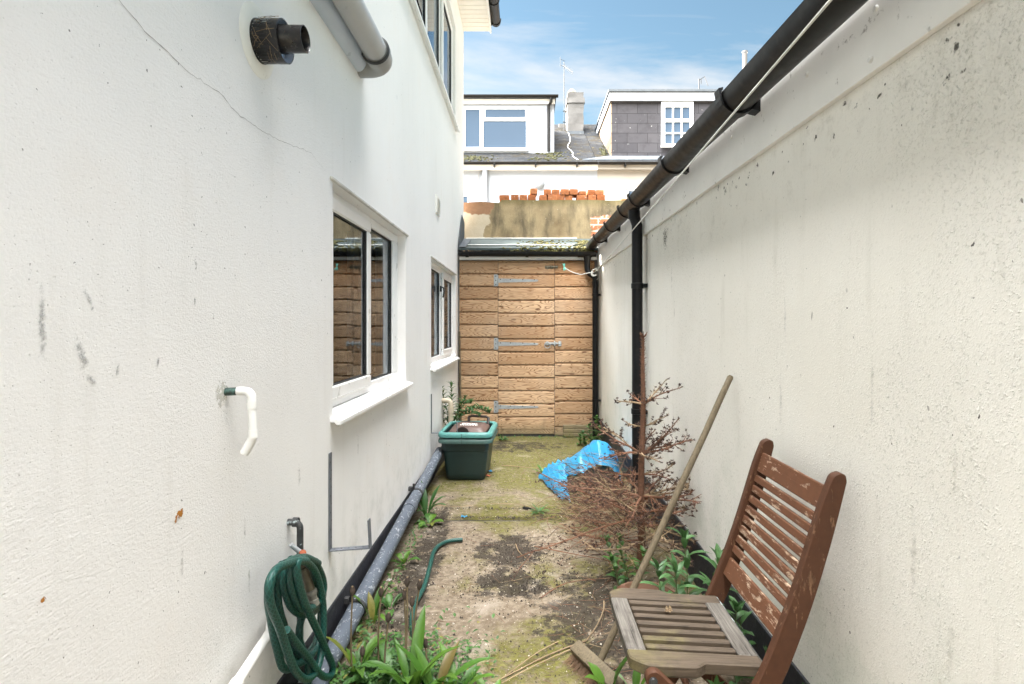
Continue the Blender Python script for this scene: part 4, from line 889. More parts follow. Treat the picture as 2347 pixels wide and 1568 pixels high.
for k in range(14):
    t = .15 + .85 * k / 13; c = b0.lerp(b1, t); mb.tube([c + Vector((.0, .0, .09)), c - Vector((0, 0, .09))], .0035, 4)
for dz in (.0, .22): mb.tube([b0 + Vector((-.08, 0, dz)), b0 + Vector((.1, .1, dz - .03))], .007, 4)
mb.tube([b0 + Vector((-.08, 0, -.1)), b0 + Vector((-.08, 0, .3))], .007, 4); mb.build('boom', M['aerial'], an)
a2 = thing('television_aerial', 'small aerial on the flat roof of the grey tile-hung dormer', 'aerial', (px(1602, 18), 18, 8.5))
X = px(1602, 18); mb = MB(); mb.tube([(X, 18, 8.2), (X, 18, pz(181, 18))], .02, 6); mb.build('mast', M['aerial'], a2)
mb = MB(); mb.tube([(X, 18, pz(184, 18)), (X + .12, 17.8, pz(182, 18)), (X + .2, 17.7, pz(206, 18))], .012, 5); mb.tube([(X + .07, 18, pz(180, 18)), (X + .07, 18, pz(192, 18))], .012, 5); mb.build('boom', M['aerial'], a2)
X = px(1707, 17.5); mb = MB(); mb.tube([(X, 17.5, 8.0), (X, 17.5, pz(122, 17.5))], .075, 12); mb.lathe([(.09, 0), (.09, .06)], (X, 17.5, pz(122, 17.5)), (0, 0, 1), 12)
tag(mb.build('vent_pipe', M['chim'], smooth=40, loc=(X, 17.5, 8)), 'pale vent pipe just showing against the sky above the black gutter', 'pipe')
X = px(1236, EY); mb = MB(); mb.lathe([(.0, .14), (.07, .13), (.12, .09), (.145, .03), (.15, 0)], (X, EY + .04, pz(421, EY)), (0, -1, 0), 18)  # plain pale dome showing just above the bricks
tag(mb.build('pale_dome', M['farwhite'], smooth=50, loc=(X, EY, 5.2)), 'pale rounded dome on the far wall just above the bricks', 'wall lamp')
random.seed(11); sp_ = []
for cxp, cyp, sx_, sy_, n in ((1255, 352, 16, 2, 120), (1268, 361, 12, 4, 120), (1232, 366, 12, 1.5, 50), (1384, 352, 5, 4, 60), (1382, 347, 3, 5, 40), (1085, 364, 18, 3, 160)):
    for _ in range(n): sp_.append((tuple(rp(random.gauss(cxp, sx_), min(371, random.gauss(cyp, sy_))) - Vector((0, 0, .04))), 0))
tag(moss_clumps('roof_moss', sp_, 560, M['farmoss'], .045), kind='stuff')
# ---------------------------------------------------------------- pipes and fittings on the left wall
def ring_prof(r0, r1, h): return [(r1, 0), (r1, h), (r0, h), (r0, 0)]
fl = thing('flue_terminal', 'dark round boiler flue terminal with a pale wall plate high on the near white wall', 'flue', (XL, 1.67, 2.228))
c = (XL, 1.67, 2.228)
mb = MB(); mb.lathe([(.03, .008), (.085, .007), (.102, .003), (.107, .001), (.107, 0)], c, (1, 0, 0), 40); mb.build('wall_plate', M['flueplate'], fl, 50)
mb = MB(); mb.lathe([(.064, .004), (.064, .012), (.061, .012)], c, (1, 0, 0), 36)
for k in range(36):
    a0, a1 = 2 * PI * k / 36, 2 * PI * (k + .62) / 36
    q = lambda a, r, h: (c[0] + h, c[1] + r * math.cos(a), c[2] + r * math.sin(a))
    mb.poly([q(a0, .063, .012), q(a1, .063, .012), q(a1, .063, .062), q(a0, .063, .062)])
mb.lathe([(.058, .06), (.0635, .06), (.0635, .086), (.0605, .086), (.0605, .050), (.036, .05)], c, (1, 0, 0), 36)
mb.build('air_collar', M['flue'], fl, 40)
mb = MB(); mb.lathe([(.0595, .058), (.040, .055)], c, (1, 0, 0), 36); mb.lathe([(.0600, .0855), (.0600, .056)], c, (1, 0, 0), 36); mb.build('sky_glint_lining', M['chrome'], fl, 40)  # lining added to give the collar its bright sky crescent
mb = MB(); mb.lathe([(.052, .0), (.052, .055)], c, (1, 0, 0), 30); mb.build('inner_tube', M['gasket'], fl, 40)
mb = MB(); mb.lathe([(.041, .02), (.041, .085), (.0395, .088), (.0395, .146), (.037, .147), (.0355, .144), (.0355, .02)], (c[0], c[1] + .002, c[2] + .008), (1, 0, 0), 36); mb.lathe([(.0355, .03), (0, .03)], (c[0], c[1], c[2] + .008), (1, 0, 0), 20); mb.build('exhaust', M['flue'], fl, 40)
random.seed(21); mb = MB()
for k in range(26):
    a = ru(.3, 2.6) + PI * .5; p0 = Vector((XL + ru(.012, .075), 1.67 + .066 * math.cos(a), 2.228 + .066 * math.sin(a))); a += ru(-.7, .7); p1 = Vector((XL + ru(.012, .085), 1.67 + .068 * math.cos(a), 2.228 + .068 * math.sin(a)))
    mb.tube([p0, p0.lerp(p1, .5) + Vector((ru(-.004, .004), ru(-.006, 0), 0)), p1], .0005, 4)
mb.build('cobweb', M['strawtwig'], fl)

sp1 = thing('soil_pipe', 'thick grey plastic waste pipe running along the upper white wall and elbowing into it', 'pipe', (-.705, 2.7, 2.645))
Zp = 2.645; Xp = -.702
mb = MB(); mb.tube([(Xp, -1, Zp), (Xp, 2.58, Zp)], .055, 28); mb.build('pipe', M['greyp'], sp1, 50)
mb = MB(); mb.lathe([(.0555, -.02), (.064, -.02), (.066, 0), (.066, .012), (.061, .016)], (Xp, 2.57, Zp), (0, 1, 0), 28)
el = [Vector((Xp, 2.575, Zp))] + arc((Xp - .075, 2.62, Zp), (1, 0, 0), (0, 1, 0), .075, 0, 90, 8) + [Vector((XL - .02, 2.695, Zp))]
mb.tube(el, .060, 28); mb.build('elbow', M['greyp2'], sp1, 50)
mb = MB(); mb.lathe([(.060, 2.560), (.0675, 2.555), (.0675, 2.545), (.060, 2.538)], (Xp, 0, Zp), (0, 1, 0), 28); mb.build('seal_ring', M['gasket'], sp1, 50)
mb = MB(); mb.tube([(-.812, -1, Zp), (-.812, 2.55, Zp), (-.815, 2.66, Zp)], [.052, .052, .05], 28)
tag(mb.build('shade_tinted_pipe', M['painted'], smooth=50, loc=(-.812, 2, Zp)), 'pale pipe with bluish shade painted in, half sunk in the wall tight behind the thick grey waste pipe', 'pipe')

y0, z0 = 1.492, 1.177
op = thing('overflow_pipe', 'short white overflow pipe with an elbow sticking out of the bare wall', 'pipe', (XL, y0, z0))
mb = MB(); mb.tube([(XL - .01, y0, z0), (XL + .036, y0, z0 + .002)], .011, 16); mb.build('copper_stub', M['copper'], op, 50)
mb = MB(); mb.tube([(XL + .033, y0, z0 + .002), (XL + .052, y0, z0 + .002)] + arc((XL + .052, y0, z0 - .018), (0, 0, 1), (1, 0, 0), .020, 0, 90, 6) + [(XL + .073, y0, z0 - .05), (XL + .076, y0, z0 - .105), (XL + .076, y0, z0 - .118), (XL + .070, y0, z0 - .135), (XL + .052, y0 - .002, z0 - .168)], .012, 18)
mb.lathe([(.0125, -.010), (.0138, -.010), (.0138, .012), (.0125, .012)], (XL + .0725, y0, z0 - .035), (0, 0, 1), 18); mb.lathe([(.0125, -.010), (.0135, -.010), (.0135, .012), (.0125, .012)], (XL + .076, y0, z0 - .115), (0, 0, 1), 18)
mb.build('bent_pipe', M['whitep'], op, 50)

y0, z0 = 1.884, .679
tp = thing('garden_tap', 'old outdoor tap on a bent dark pipe, draped with green hose', 'tap', (XL, y0, z0))
mb = MB(); mb.tube([(XL - .01, y0, z0), (XL + .02, y0, z0)] + arc((XL + .02, y0, z0 - .022), (0, 0, 1), (1, 0, 0), .022, 0, 90, 6) + [(XL + .042, y0, z0 - .10), (XL + .042, y0, z0 - .22), (XL + .042, y0, .1), (XL + .042, y0, .02)], .011, 14); mb.lathe([(.013, -.012), (.016, -.012), (.016, .006), (.013, .006)], (XL + .03, y0, z0), (1, 0, 0), 14); mb.build('pipe', M['steelpipe'], tp, 50)
a = at(697, 1300, 1.80)
Xt = a.x; Zt = a.z; Yt = 1.80
mb = MB(); mb.tube([(XL + .042, y0, .55), (Xt - .03, Yt + .03, .55), (Xt, Yt, .565)], .011, 12); ax = Vector((.28, 0, -1)).normalized()
mb.lathe([(.006, -.045), (.008, -.03), (.013, -.028), (.014, -.018), (.010, -.015), (.010, .0), (.016, .002), (.017, .010), (.011, .012), (.0125, .03), (.0145, .06), (.015, .078)], (Xt, Yt, Zt), ax, 16)
mb.build('tap_body', M['brass'], tp, 50)
mb = MB(); p = Vector((Xt, Yt, Zt)); k0 = p - ax * .052
mb.lathe([(0, -.002), (.011, 0), (.011, .008), (0, .010)], k0 + Vector((.012, -.01, 0)), (.5, -.6, .3), 12, 1); mb.tube([k0 + Vector((-.022, -.02, .032)), k0, k0 + Vector((.022, .01, -.022))], [.007, .008, .0085], 10, 0); mb.build('tap_handle', [M['galv'], M['rust']], tp, 50)
mb = MB(); p2 = p + ax * .078; n_ = 20
mb.lathe([(.016, 0), (.019, .002), (.019, .014), (.015, .016), (.0135, .032), (.016, .034), (.0162, .052), (.012, .054)], p2, ax, 20)
mb.build('hose_connector', simple('grubby_connector_plastic', (.14, .135, .11), .5, .2, 30), tp, 40)

def tube_uv(pts, r, seg, name, m, parent=None, loc=None):
    mb = MB(); rings = mb.tube(pts, r, seg); bm = mb.bm; L = bm.loops.layers.uv.new('UVMap'); cum = [0]
    for a, b in zip(pts, pts[1:]): cum.append(cum[-1] + (Vector(b) - Vector(a)).length)
    idx = {}
    for i, rg in enumerate(rings):
        for k, v in enumerate(rg): idx[v] = (i, k)
    for f in bm.faces:
        ks = [idx[l.vert][1] for l in f.loops]; wrap = max(ks) - min(ks) > seg / 2
        for l in f.loops:
            i, k = idx[l.vert]; l[L].uv = (cum[i], (k + (seg if wrap and k < seg / 2 else 0)) / seg)
    return mb.build(name, m, parent, 60, loc)
ho = thing('coiled_hose', 'green garden hose hanging in untidy coils from the outdoor tap', 'hose', (-.74, 1.75, .45))
def hz(pts, closed=True, X=-.7, dX=0):
    P = []
    for i, (zx, zy) in enumerate(pts):
        x, y = 641.7 + zx * .2452, 1184 + zy * .2452; Xc = X + dX * i / len(pts); Y = Xc * F / (x - 1204); P.append(Vector((Xc, Y, CH - (y - 745) * Y / F)))
    if closed: P = P + [P[0] + Vector((dX, 0, 0)), P[1] + Vector((dX, 0, 0))]
    return smooth_path(P, 9)
HR = .0116
loops = [
 ([(215, 385), (330, 440), (400, 580), (405, 700), (350, 810), (265, 868), (190, 840), (130, 730), (100, 590), (115, 460), (160, 400)], True, -.700, .01),
 ([(160, 385), (300, 420), (390, 560), (400, 760), (330, 880), (210, 915), (110, 850), (50, 700), (35, 560), (70, 440)], True, -.727, .012),
 ([(100, 400), (260, 420), (370, 600), (400, 860), (380, 1120), (320, 1260), (230, 1300), (140, 1240), (60, 1080), (-10, 850), (-20, 640), (10, 490)], True, -.752, .012),
 ([(45, 440), (190, 400), (330, 520), (400, 800), (400, 1150), (350, 1420), (250, 1520), (150, 1450), (80, 1290), (0, 1050), (-80, 850), (-105, 650), (-40, 500)], True, -.690, .012),
 ([(10, 450), (170, 440), (320, 620), (380, 900), (330, 1180), (200, 1320), (110, 1320), (20, 1230), (-70, 1000), (-112, 760), (-70, 540)], True, -.765, .008),
 ([(-20, 480), (-80, 600), (-100, 800), (-70, 1050), (-20, 1270), (20, 1400), (75, 1425), (150, 1390), (290, 1300), (370, 1150), (400, 950), (390, 700), (330, 520)], False, -.735, .02),
 ([(250, 420), (165, 430), (165, 560), (215, 760), (290, 940), (370, 1110), (440, 1270), (490, 1400), (470, 1490), (400, 1490), (330, 1420), (270, 1330), (170, 1210), (60, 1060)], False, -.668, -.02),
 ([(235, 640), (290, 720), (290, 800), (230, 900), (190, 1000), (180, 1130), (215, 1250), (260, 1340), (265, 1450), (262, 1600)], False, -.74, .0)]
for k, (p_, cl, X, dX) in enumerate(loops): tube_uv(hz(p_, cl, X, dX), HR, 14, 'coil', M['hose'], ho)
gp = [(1060, 1237), (1042, 1238), (1020, 1243), (1003, 1253), (993, 1268), (985, 1300), (972, 1345), (955, 1378), (946, 1405), (944, 1440), (955, 1480), (972, 1512), (985, 1550), (992, 1600), (985, 1680)]
P_ = [at(x, y, (CH - .02) * F / (y - 745)) for x, y in gp]
gh_ = thing('loose_hose', 'cut length of green hose lying across the concrete path', 'hose', tuple(P_[5])); pth = smooth_path(P_, 7); tube_uv(pth, HR, 14, 'hose', M['hose'], gh_)
mb = MB(); d = (pth[0] - pth[1]).normalized(); mb.lathe([(HR * .8, 0), (HR * .78, .001), (HR * .6, .0012), (0, .0012)], pth[0], d, 14); mb.build('cut_end', M['gasket'], gh_)

mb = MB(); mb.tube([(-.80, 1.72, .436), (-.79, 1.70, .434), (-.775, 1.66, .428)], .016, 16, 0); mb.tube([(-.775, 1.66, .428), (-.768, 1.44, .405), (-.768, 1.41, .39), (-.768, 1.40, .30)], [.0145, .0145, .015, .0155], 18); mb.lathe([(.016, 0), (.0195, 0), (.0195, .05), (.016, .05)], (-.768, 1.40, .34), (0, 0, 1), 18); mb.lathe([(.0145, 0), (.018, 0), (.018, .03), (.0145, .03)], (-.7685, 1.455, .4065), (0, -1, -.2), 18)
tag(mb.build('waste_pipe', [M['whitep'], M['beigep']], smooth=50, loc=(-.77, 1.5, .43)), 'white waste pipe slanting down the wall behind the coiled hose', 'pipe')
dr = thing('drain_pipe', 'grey pipe with flaking paint lying along the foot of the left wall', 'pipe', (-.765, 3, .11))
mb = MB(); L0, L1 = Vector((-.762, 1.2, -.005)), Vector((-.762, 4.85, .238)); mb.tube([L0.lerp(L1, t / 10) for t in range(11)], .0385, 22); mb.build('pipe', M['peel'], dr, 50)
dirp = (L1 - L0).normalized()
for Y in (2.46, 3.83):
    q = L0.lerp(L1, (Y - 1.2) / 3.65); mb = MB(); mb.lathe([(.039, -.012), (.0425, -.012), (.0425, .012), (.039, .012)], q, dirp, 22); mb.bb(XL, q.x - .03, Y - .012, Y + .012, q.z + .025, q.z + .055, 0, .003); mb.tube([q + Vector((-.02, 0, .034)), q + Vector((-.022, 0, .075))], .008, 8); mb.build('clip', M['gasket'], dr, 40)
q = L0.lerp(L1, .66); mb = MB(); mb.lathe([(.039, -.05), (.044, -.05), (.044, .05), (.039, .05)], q, dirp, 22); mb.build('coupling', M['peel'], dr, 40)
mb = MB(); mb.tube([(-.815, 5.35, .62), (-.77, 5.35, .62)] + arc((-.77, 5.35, .58), (0, 0, 1), (1, 0, 0), .04, 0, 90, 5) + [(-.73, 5.35, .4), (-.735, 5.33, .2), (-.74, 5.3, .02)], .024, 16); mb.lathe([(.025, 0), (.029, 0), (.029, .06), (.025, .06)], (-.73, 5.35, .50), (0, 0, 1), 16)
tag(mb.build('waste_pipe', M['beigep'], smooth=50, loc=(-.74, 5.35, .3)), 'beige old waste pipe standing against the wall behind the green box', 'pipe')

def strap(y0, zt, zb, reach, lip, dz, label):
    t = .005; w = .030; mb = MB(); X = XL + .001
    mb.bb(X, X + t, y0 - w / 2, y0 + w / 2, zb, zt, 0, .001)
    mb.prism([(X + t, y0 - w / 2, zb), (X + reach, y0 - w / 2, zb + dz), (X + reach, y0 - w / 2, zb + dz + t), (X + t, y0 - w / 2, zb + t)], (0, w, 0))
    mb.prism([(X + reach, y0 - w / 2, zb + dz), (X + reach + t, y0 - w / 2, zb + dz), (X + reach + t - .006, y0 - w / 2, zb + dz + lip), (X + reach - .006, y0 - w / 2, zb + dz + lip)], (0, w, 0))
    n = int((zt - zb) / .035)
    for k in range(n): mb.lathe([(0, .0006), (.004, .0006)], (X + t, y0 + (.004 if k % 2 else -.004), zb + .02 + k * .035), (1, 0, 0), 8, 1)
    n = int(reach / .03)
    for k in range(n): mb.lathe([(0, .0006), (.0045, .0006)], (X + .02 + k * .03, y0, zb + t + dz * (.02 + k * .03) / reach), (0, 0, 1), 8, 1)
    tag(mb.build('strap_bracket', [M['strap'], M['gasket']], loc=(X, y0, zb)), label, 'bracket')
strap(2.283, .825, .416, .168, .118, .012, 'larger punched steel strap bent into a hook on the wall beside the coiled hose')
strap(4.745, .76, .418, .226, .10, .0, 'smaller steel strap hook on the wall beside the green recycling box')

# ---------------------------------------------------------------- washing line and peg
mb = MB(); a = Vector((.825, 6.46, 1.985)); b = Vector((.668, 1.2, 2.075)); c0 = a + (b - a) * 1.13
pts = [a.lerp(c0, k / 30) + Vector((0, 0, -.012 * math.sin(PI * k / 30))) for k in range(31)]; mb.tube(pts, .0035, 6)
pg = at(1293, 612, 6.35); pts = smooth_path([a, at(1352, 625, 6.42), at(1330, 629, 6.4), at(1308, 622, 6.37), pg], 8); mb.tube(pts, .0035, 6)
for k in range(5): t = arc(a, (1, 0, .1 * k), (0, .6, 1), .034 + .003 * k, 20, 300, 12); mb.tube(t, .003, 5)
mb.tube(smooth_path([a, a + Vector((.02, -.02, .05)), a + Vector((.05, -.02, -.04)), a + Vector((.02, -.02, -.09))], 5), .0025, 5)
tag(mb.build('washing_line', M['cord'], smooth=60, loc=tuple(a)), 'white washing line strung from the shed corner past the right gutter overhead', 'washing line')
pgt = thing('clothes_peg', 'mint green pegs clipped in a bunch on the slack end of the washing line', 'peg', tuple(pg))
for k in range(6):
    mb = MB(); a_ = ru(-.9, .9) + (PI if k % 2 else 0); d = Vector((math.sin(a_) * .5, ru(-.25, .05), math.cos(a_))).normalized(); s_ = d.orthogonal().normalized() * .004
    mb.tube([pg - d * .012, pg + d * .02 + s_, pg + d * .042], [.003, .004, .002], 6); mb.tube([pg - d * .012, pg + d * .02 - s_, pg + d * .042 - s_], [.003, .0035, .002], 6); mb.build('peg_arm', M['pegg'], pgt, 50)

# ---------------------------------------------------------------- recycling boxes, caddy, lath
def rrect(cx, cy, hx, hy, z, r, n=5):
    P = []
    for sx, sy, a0 in ((1, 1, 0), (-1, 1, 90), (-1, -1, 180), (1, -1, 270)):
        for k in range(n + 1): a = R(a0 + 90 * k / n); P.append((cx + sx * (hx - r) + r * math.cos(a), cy + sy * (hy - r) + r * math.sin(a), z))
    return P
def loft(mb, rings, mi=0, cap0=False, cap1=False):
    V = [[mb.bm.verts.new(p) for p in rg] for rg in rings]; n = len(V[0])
    for a, b in zip(V, V[1:]):
        for i in range(n): mb.face((a[i], a[(i + 1) % n], b[(i + 1) % n], b[i]), mi)
    if cap0: mb.face(V[0][::-1], mi)
    if cap1: mb.face(V[-1], mi)
BX, BYc = -.512, 4.98
def recycling_box(z, label, shell):
    t = thing('recycling_box', label, 'recycling box', (BX, BYc, z)); t.rotation_euler = (0, 0, R(-2.5)); T = (0, 0, 0)
    H = .37
    mb = MB(); hx = lambda q: .170 + .040 * q; hy = lambda q: .235 + .045 * q
    o = [rrect(BX, BYc, hx(0) - .012, hy(0) - .012, z, .03), rrect(BX, BYc, hx(0), hy(0), z + .014, .04)] + [rrect(BX, BYc, hx(q), hy(q), z + q * H, .045) for q in (.15, .4, .7)] + [rrect(BX, BYc, hx(.705) + .006, hy(.705) + .006, z + .71 * H, .047), rrect(BX, BYc, hx(.93) + .006, hy(.93) + .006, z + .95 * H, .05)]
    i = [rrect(BX, BYc, hx(.93) - .006, hy(.93) - .006, z + .95 * H, .045), rrect(BX, BYc, hx(.03) - .006, hy(.03) - .006, z + .02, .035)]
    loft(mb, o, 0, True); loft(mb, i[:1] + i[1:], 0, False, True); mb.build('tub', M['boxg'], t, 40)
    mb = MB(); q = .93; R_ = []
    for dx, dz in ((-.008, -.006), (.020, -.024), (.030, -.022), (.032, -.004), (.026, .012), (.012, .020), (-.002, .020), (-.012, .012), (-.010, -.006)): R_.append(rrect(BX, BYc, hx(q) + dx, hy(q) + dz * 0 + dx, z + .95 * H + dz, .05 + max(0, dx)))
    loft(mb, R_)
    for sx in (-1, 1):
        for px_ in (-.02,): mb.bb(BX + px_ - .002, BX + px_ + .002, BYc + sx * (hy(q) + .034) - .002, BYc + sx * (hy(q) + .034) + .002, z + .95 * H - .02, z + .95 * H + .014, 1)
    mb.build('rim', [shell, M['boxg']], t, 50); return t
recycling_box(.010, 'dark green recycling box, the lower one, standing on the mossy concrete', simple('dusty_green_plastic', (.05, .10, .088), .5, .2, 12, dirt=(.10, .11, .10), dsc=30))
recycling_box(.062, 'green recycling box with teal rim nested in another, holding the brown caddy', M['boxrim'])
ccx, ccy, ccz = -.515, 5.05, .405
cdd = thing('food_caddy', 'brown food waste caddy with a domed lid sitting in the green box', 'caddy', (ccx, ccy, ccz)); cdd.rotation_euler = (0, 0, R(-7))
mb = MB(); loft(mb, [rrect(ccx, ccy, .125, .10, ccz - .28, .03), rrect(ccx, ccy, .150, .125, ccz - .02, .035)], 0, True); mb.build('bin', M['caddyd'], cdd, 40)
mb = MB(); tilt = lambda P, k: [(x, y, z + (y - ccy) * .10) for x, y, z in P]
loft(mb, [tilt(rrect(ccx, ccy, *s_), 0) for s_ in ((.160, .140, ccz - .022, .05), (.170, .150, ccz - .020, .055), (.172, .152, ccz - .008, .056), (.165, .145, ccz + .004, .055), (.150, .130, ccz + .012, .05), (.140, .120, ccz + .024, .05), (.115, .095, ccz + .034, .04), (.110, .090, ccz + .034, .04))], 0, True, True); lid = mb.build('lid', M['caddy'], cdd, 50)
mb = MB(); zz = ccz + .03; yb = ccy + .135
mb.tube([(ccx - .04, yb, zz - .02), (ccx - .045, yb + .03, zz + .045), (ccx - .02, yb + .035, zz + .055), (ccx + .12, yb + .035, zz + .050), (ccx + .145, yb + .03, zz + .038), (ccx + .145, yb, zz - .02)], [.014, .014, .012, .012, .014, .014], 8); mb.build('handle', M['caddyd'], cdd, 50)
mb = MB(); ar = arc((ccx - .03, ccy - .152, ccz - .02), (1, 0, 0), (0, 0, 1), .06, 0, 180, 10); mb.prism([(p.x, p.y, p.z + 0) for p in ar], (0, -.006, 0)); mb.build('latch', M['caddyd'], cdd, 40)
def text_mesh(body, size, loc, rot, name, m, parent):
    cu = bpy.data.curves.new(name, 'FONT'); cu.body = body; cu.size = size; cu.align_x = 'CENTER'; cu.align_y = 'CENTER'; cu.extrude = .0004; cu.space_line = .78; cu.offset = size * .018
    o = bpy.data.objects.new(name + '_tmp', cu); COL.objects.link(o); dg = bpy.context.evaluated_depsgraph_get(); dg.update()
    me = bpy.data.meshes.new_from_object(o.evaluated_get(dg)); bpy.data.objects.remove(o); me.materials.clear(); me.materials.append(m); me.name = name
    q = bpy.data.objects.new(name, me); COL.objects.link(q); q.parent = parent; q.location = loc; q.rotation_euler = rot; return q
text_mesh('FOOD\nWASTE', .052, (-.005, -.002, .0352), (R(5.7), 0, 0), 'lettering', M['white'], lid)
lid_l = lid.location
mb = MB(); mb.tube([(-.795, 6.585, 1.28), (-.775, 6.52, .35), (-.77, 6.51, .02)], [.012, .013, .013], 4); tag(mb.build('timber_lath', M['pole'], loc=(-.78, 6.52, 0)), 'thin timber lath leaning in the corner between the left wall and the shed', 'lath')

# ---------------------------------------------------------------- folding chair
CY0, CY1 = 1.452, 1.905
chair = thing('folding_chair', 'slatted wooden folding chair with weathered grey seat and flaking brown back', 'chair', (.6, 1.68, 0))
cen = [(.425, .015), (.50, .14), (.575, .27), (.655, .41), (.705, .53), (.748, .65), (.788, .78), (.815, .875), (.838, .948)]
def post_outline():
    W = [.050, .052, .056, .060, .060, .058, .056, .052, .042]; Lf, Rt = [], []
    for i, (x, z) in enumerate(cen):
        a = Vector(cen[max(i - 1, 0)]); b = Vector(cen[min(i + 1, len(cen) - 1)]); t = (b - a).normalized(); n = Vector((-t.y, t.x)); w = W[i] * .5
        Lf.append((x + n.x * w, z + n.y * w)); Rt.append((x - n.x * w, z - n.y * w))
    tx, tz = cen[-1]; cap = [(tx - .012, tz + .013), (tx + .003, tz + .018), (tx + .017, tz + .011)]
    sp = lambda P: [(p.x, p.z) for p in smooth_path([(a, 0, b) for a, b in P], 3)]
    return sp(Lf) + cap + sp(Rt)[::-1]
po = post_outline()
def zsplit(mb, pts2, y, th): mb.q = rnd(); mb.prism([(a, y, b) for a, b in pts2], (0, th, 0), 0, .003)
for y in (CY0, CY1 - .026): mb = MB(); zsplit(mb, po, y, .026); mb.build('post', M['chairp'], chair, 40)
def xc(z):
    for (x0, z0), (x1, z1) in zip(cen, cen[1:]):
        if z0 <= z <= z1: return x0 + (x1 - x0) * (z - z0) / (z1 - z0), math.atan2(x1 - x0, z1 - z0)
    return cen[-1][0], .3
def back_slat(z, h, nm):
    x, a = xc(z); mb = MB(); mb.q = rnd(); mb.box((x - .006, (CY0 + CY1) / 2, z), (.014, CY1 - CY0 - .05, h), 0, .0025, Matrix.Rotation(a, 4, 'Y')); mb.build(nm, M['chairs'], chair)
back_slat(.888, .066, 'top_rail')
for k in range(8): back_slat(.832 - k * .0345, .0235, 'back_slat')
back_slat(.530, .062, 'bottom_rail')
SZ = .452
sx0, sx1, sy0, sy1 = .285, .655, 1.484, 1.872
def seat_z(x): return SZ - .02 * (x - sx0) / .37
def ybox(x0, x1, y0, y1, th, nm, m, mi=0, bev=.004):
    mb = MB(); mb.q = rnd(); mb.prism([(x0, y0, seat_z(x0)), (x1, y0, seat_z(x1)), (x1, y0, seat_z(x1) - th), (x0, y0, seat_z(x0) - th)], (0, y1 - y0, 0), 0, bev); return mb.build(nm, m, chair, 30)
def side_rail(ya, yb, sgn):
    "seat side rail: wide in front, waisted behind"
    e = yb if sgn > 0 else ya; q = .022 * sgn
    out = [(sx0 + .012, e + 0), (sx0 + .028, e + q * .55), (sx0 + .05, e + q), (sx0 + .175, e + q), (sx0 + .19, e + q * .6), (sx0 + .205, e), (sx1, e)]
    inn = [(sx1, ya if sgn > 0 else yb), (sx0, ya if sgn > 0 else yb), (sx0, e - .012 * sgn)]
    mb = MB(); mb.q = rnd(); P = [(x, y, seat_z(x)) for x, y in out + inn]; mb.prism(P, (0, 0, -.034), 0, .004); mb.build('side_rail', M['seatw'], chair, 30)
side_rail(sy0, sy0 + .052, -1) if False else side_rail(sy0 - .0, sy0 + .048, -1)
side_rail(sy1 - .048, sy1, 1)
ybox(sx0, sx0 + .055, sy0 + .050, sy1 - .050, .034, 'front_rail', M['seatwy']); ybox(sx1 - .055, sx1, sy0 + .050, sy1 - .050, .03, 'rear_rail', M['seatwy'])
ns = 7; gap = (sy1 - sy0 - .1) / ns
for k in range(ns):
    yc_ = sy0 + .05 + gap * (k + .5); ybox(sx0 + .057, sx1 - .057, yc_ - .0100, yc_ + .0100, .022, 'seat_slat', M['seatw'], 0, .003)
def bar(a, b, w, y, th, nm, m):
    a, b = Vector(a), Vector(b); t = (b - a).normalized(); n = Vector((-t.y, t.x)) * w / 2; P = []
    for k in range(7): an = PI / 2 + PI * k / 6; P.append(a + n * math.sin(an) + t * math.cos(an) * w / 2)
    for k in range(7): an = PI / 2 - PI * k / 6; P.append(b - n * math.sin(an) * 1 + t * math.cos(an) * w / 2 if False else b + (-n) * math.sin(PI / 2 - PI * k / 6) + t * math.cos(PI / 2 - PI * k / 6) * w / 2)
    mb = MB(); mb.q = rnd(); mb.prism([(p.x, y, p.y) for p in P], (0, th, 0), 0, .002); return mb.build(nm, m, chair, 40)
for y in (sy0 - .048, sy1 + .023):
    lg = bar((sx0 + .055, SZ - .028), (.765, .022), .046, y, .024, 'leg', M['chairp'])
    mb = MB(); mb.lathe([(0, .003), (.007, .0025), (.009, 0), (.012, 0), (.012, .0012)], (sx0 + .052, y - .001 if y < 1.6 else y + .025, SZ - .03), (0, -1 if y < 1.6 else 1, 0), 14); mb.build('pivot_bolt', M['steelpipe'], lg, 40)
for x_, z_ in ((.70, .09), (.52, .20)):
    mb = MB(); mb.tube([(x_, sy0 - .03, z_), (x_, sy1 + .03, z_)], .011, 10); mb.build('stretcher', M['chairp'], chair, 40)
mb = MB(); mb.tube([(.655, CY0 + .02, .415), (.655, CY1 - .02, .415)], .010, 8); mb.build('hinge_rod', M['steelpipe'], chair, 40)
random.seed(4); mb = MB(); c = Vector((.455, 1.735, SZ + .0))
for k in range(60):
    d = Vector((ru(-1, 1), ru(-1, 1), ru(-.1, 1))).normalized(); mb.tube([c, c + d * ru(.006, .016)], [.0018, .0012], 4)
mb.build('dried_flower', M['strawtwig'], None, None, tuple(c)); tag(bpy.data.objects['dried_flower'], 'small dried brown flower head lying on the chair seat slats', 'flower head')

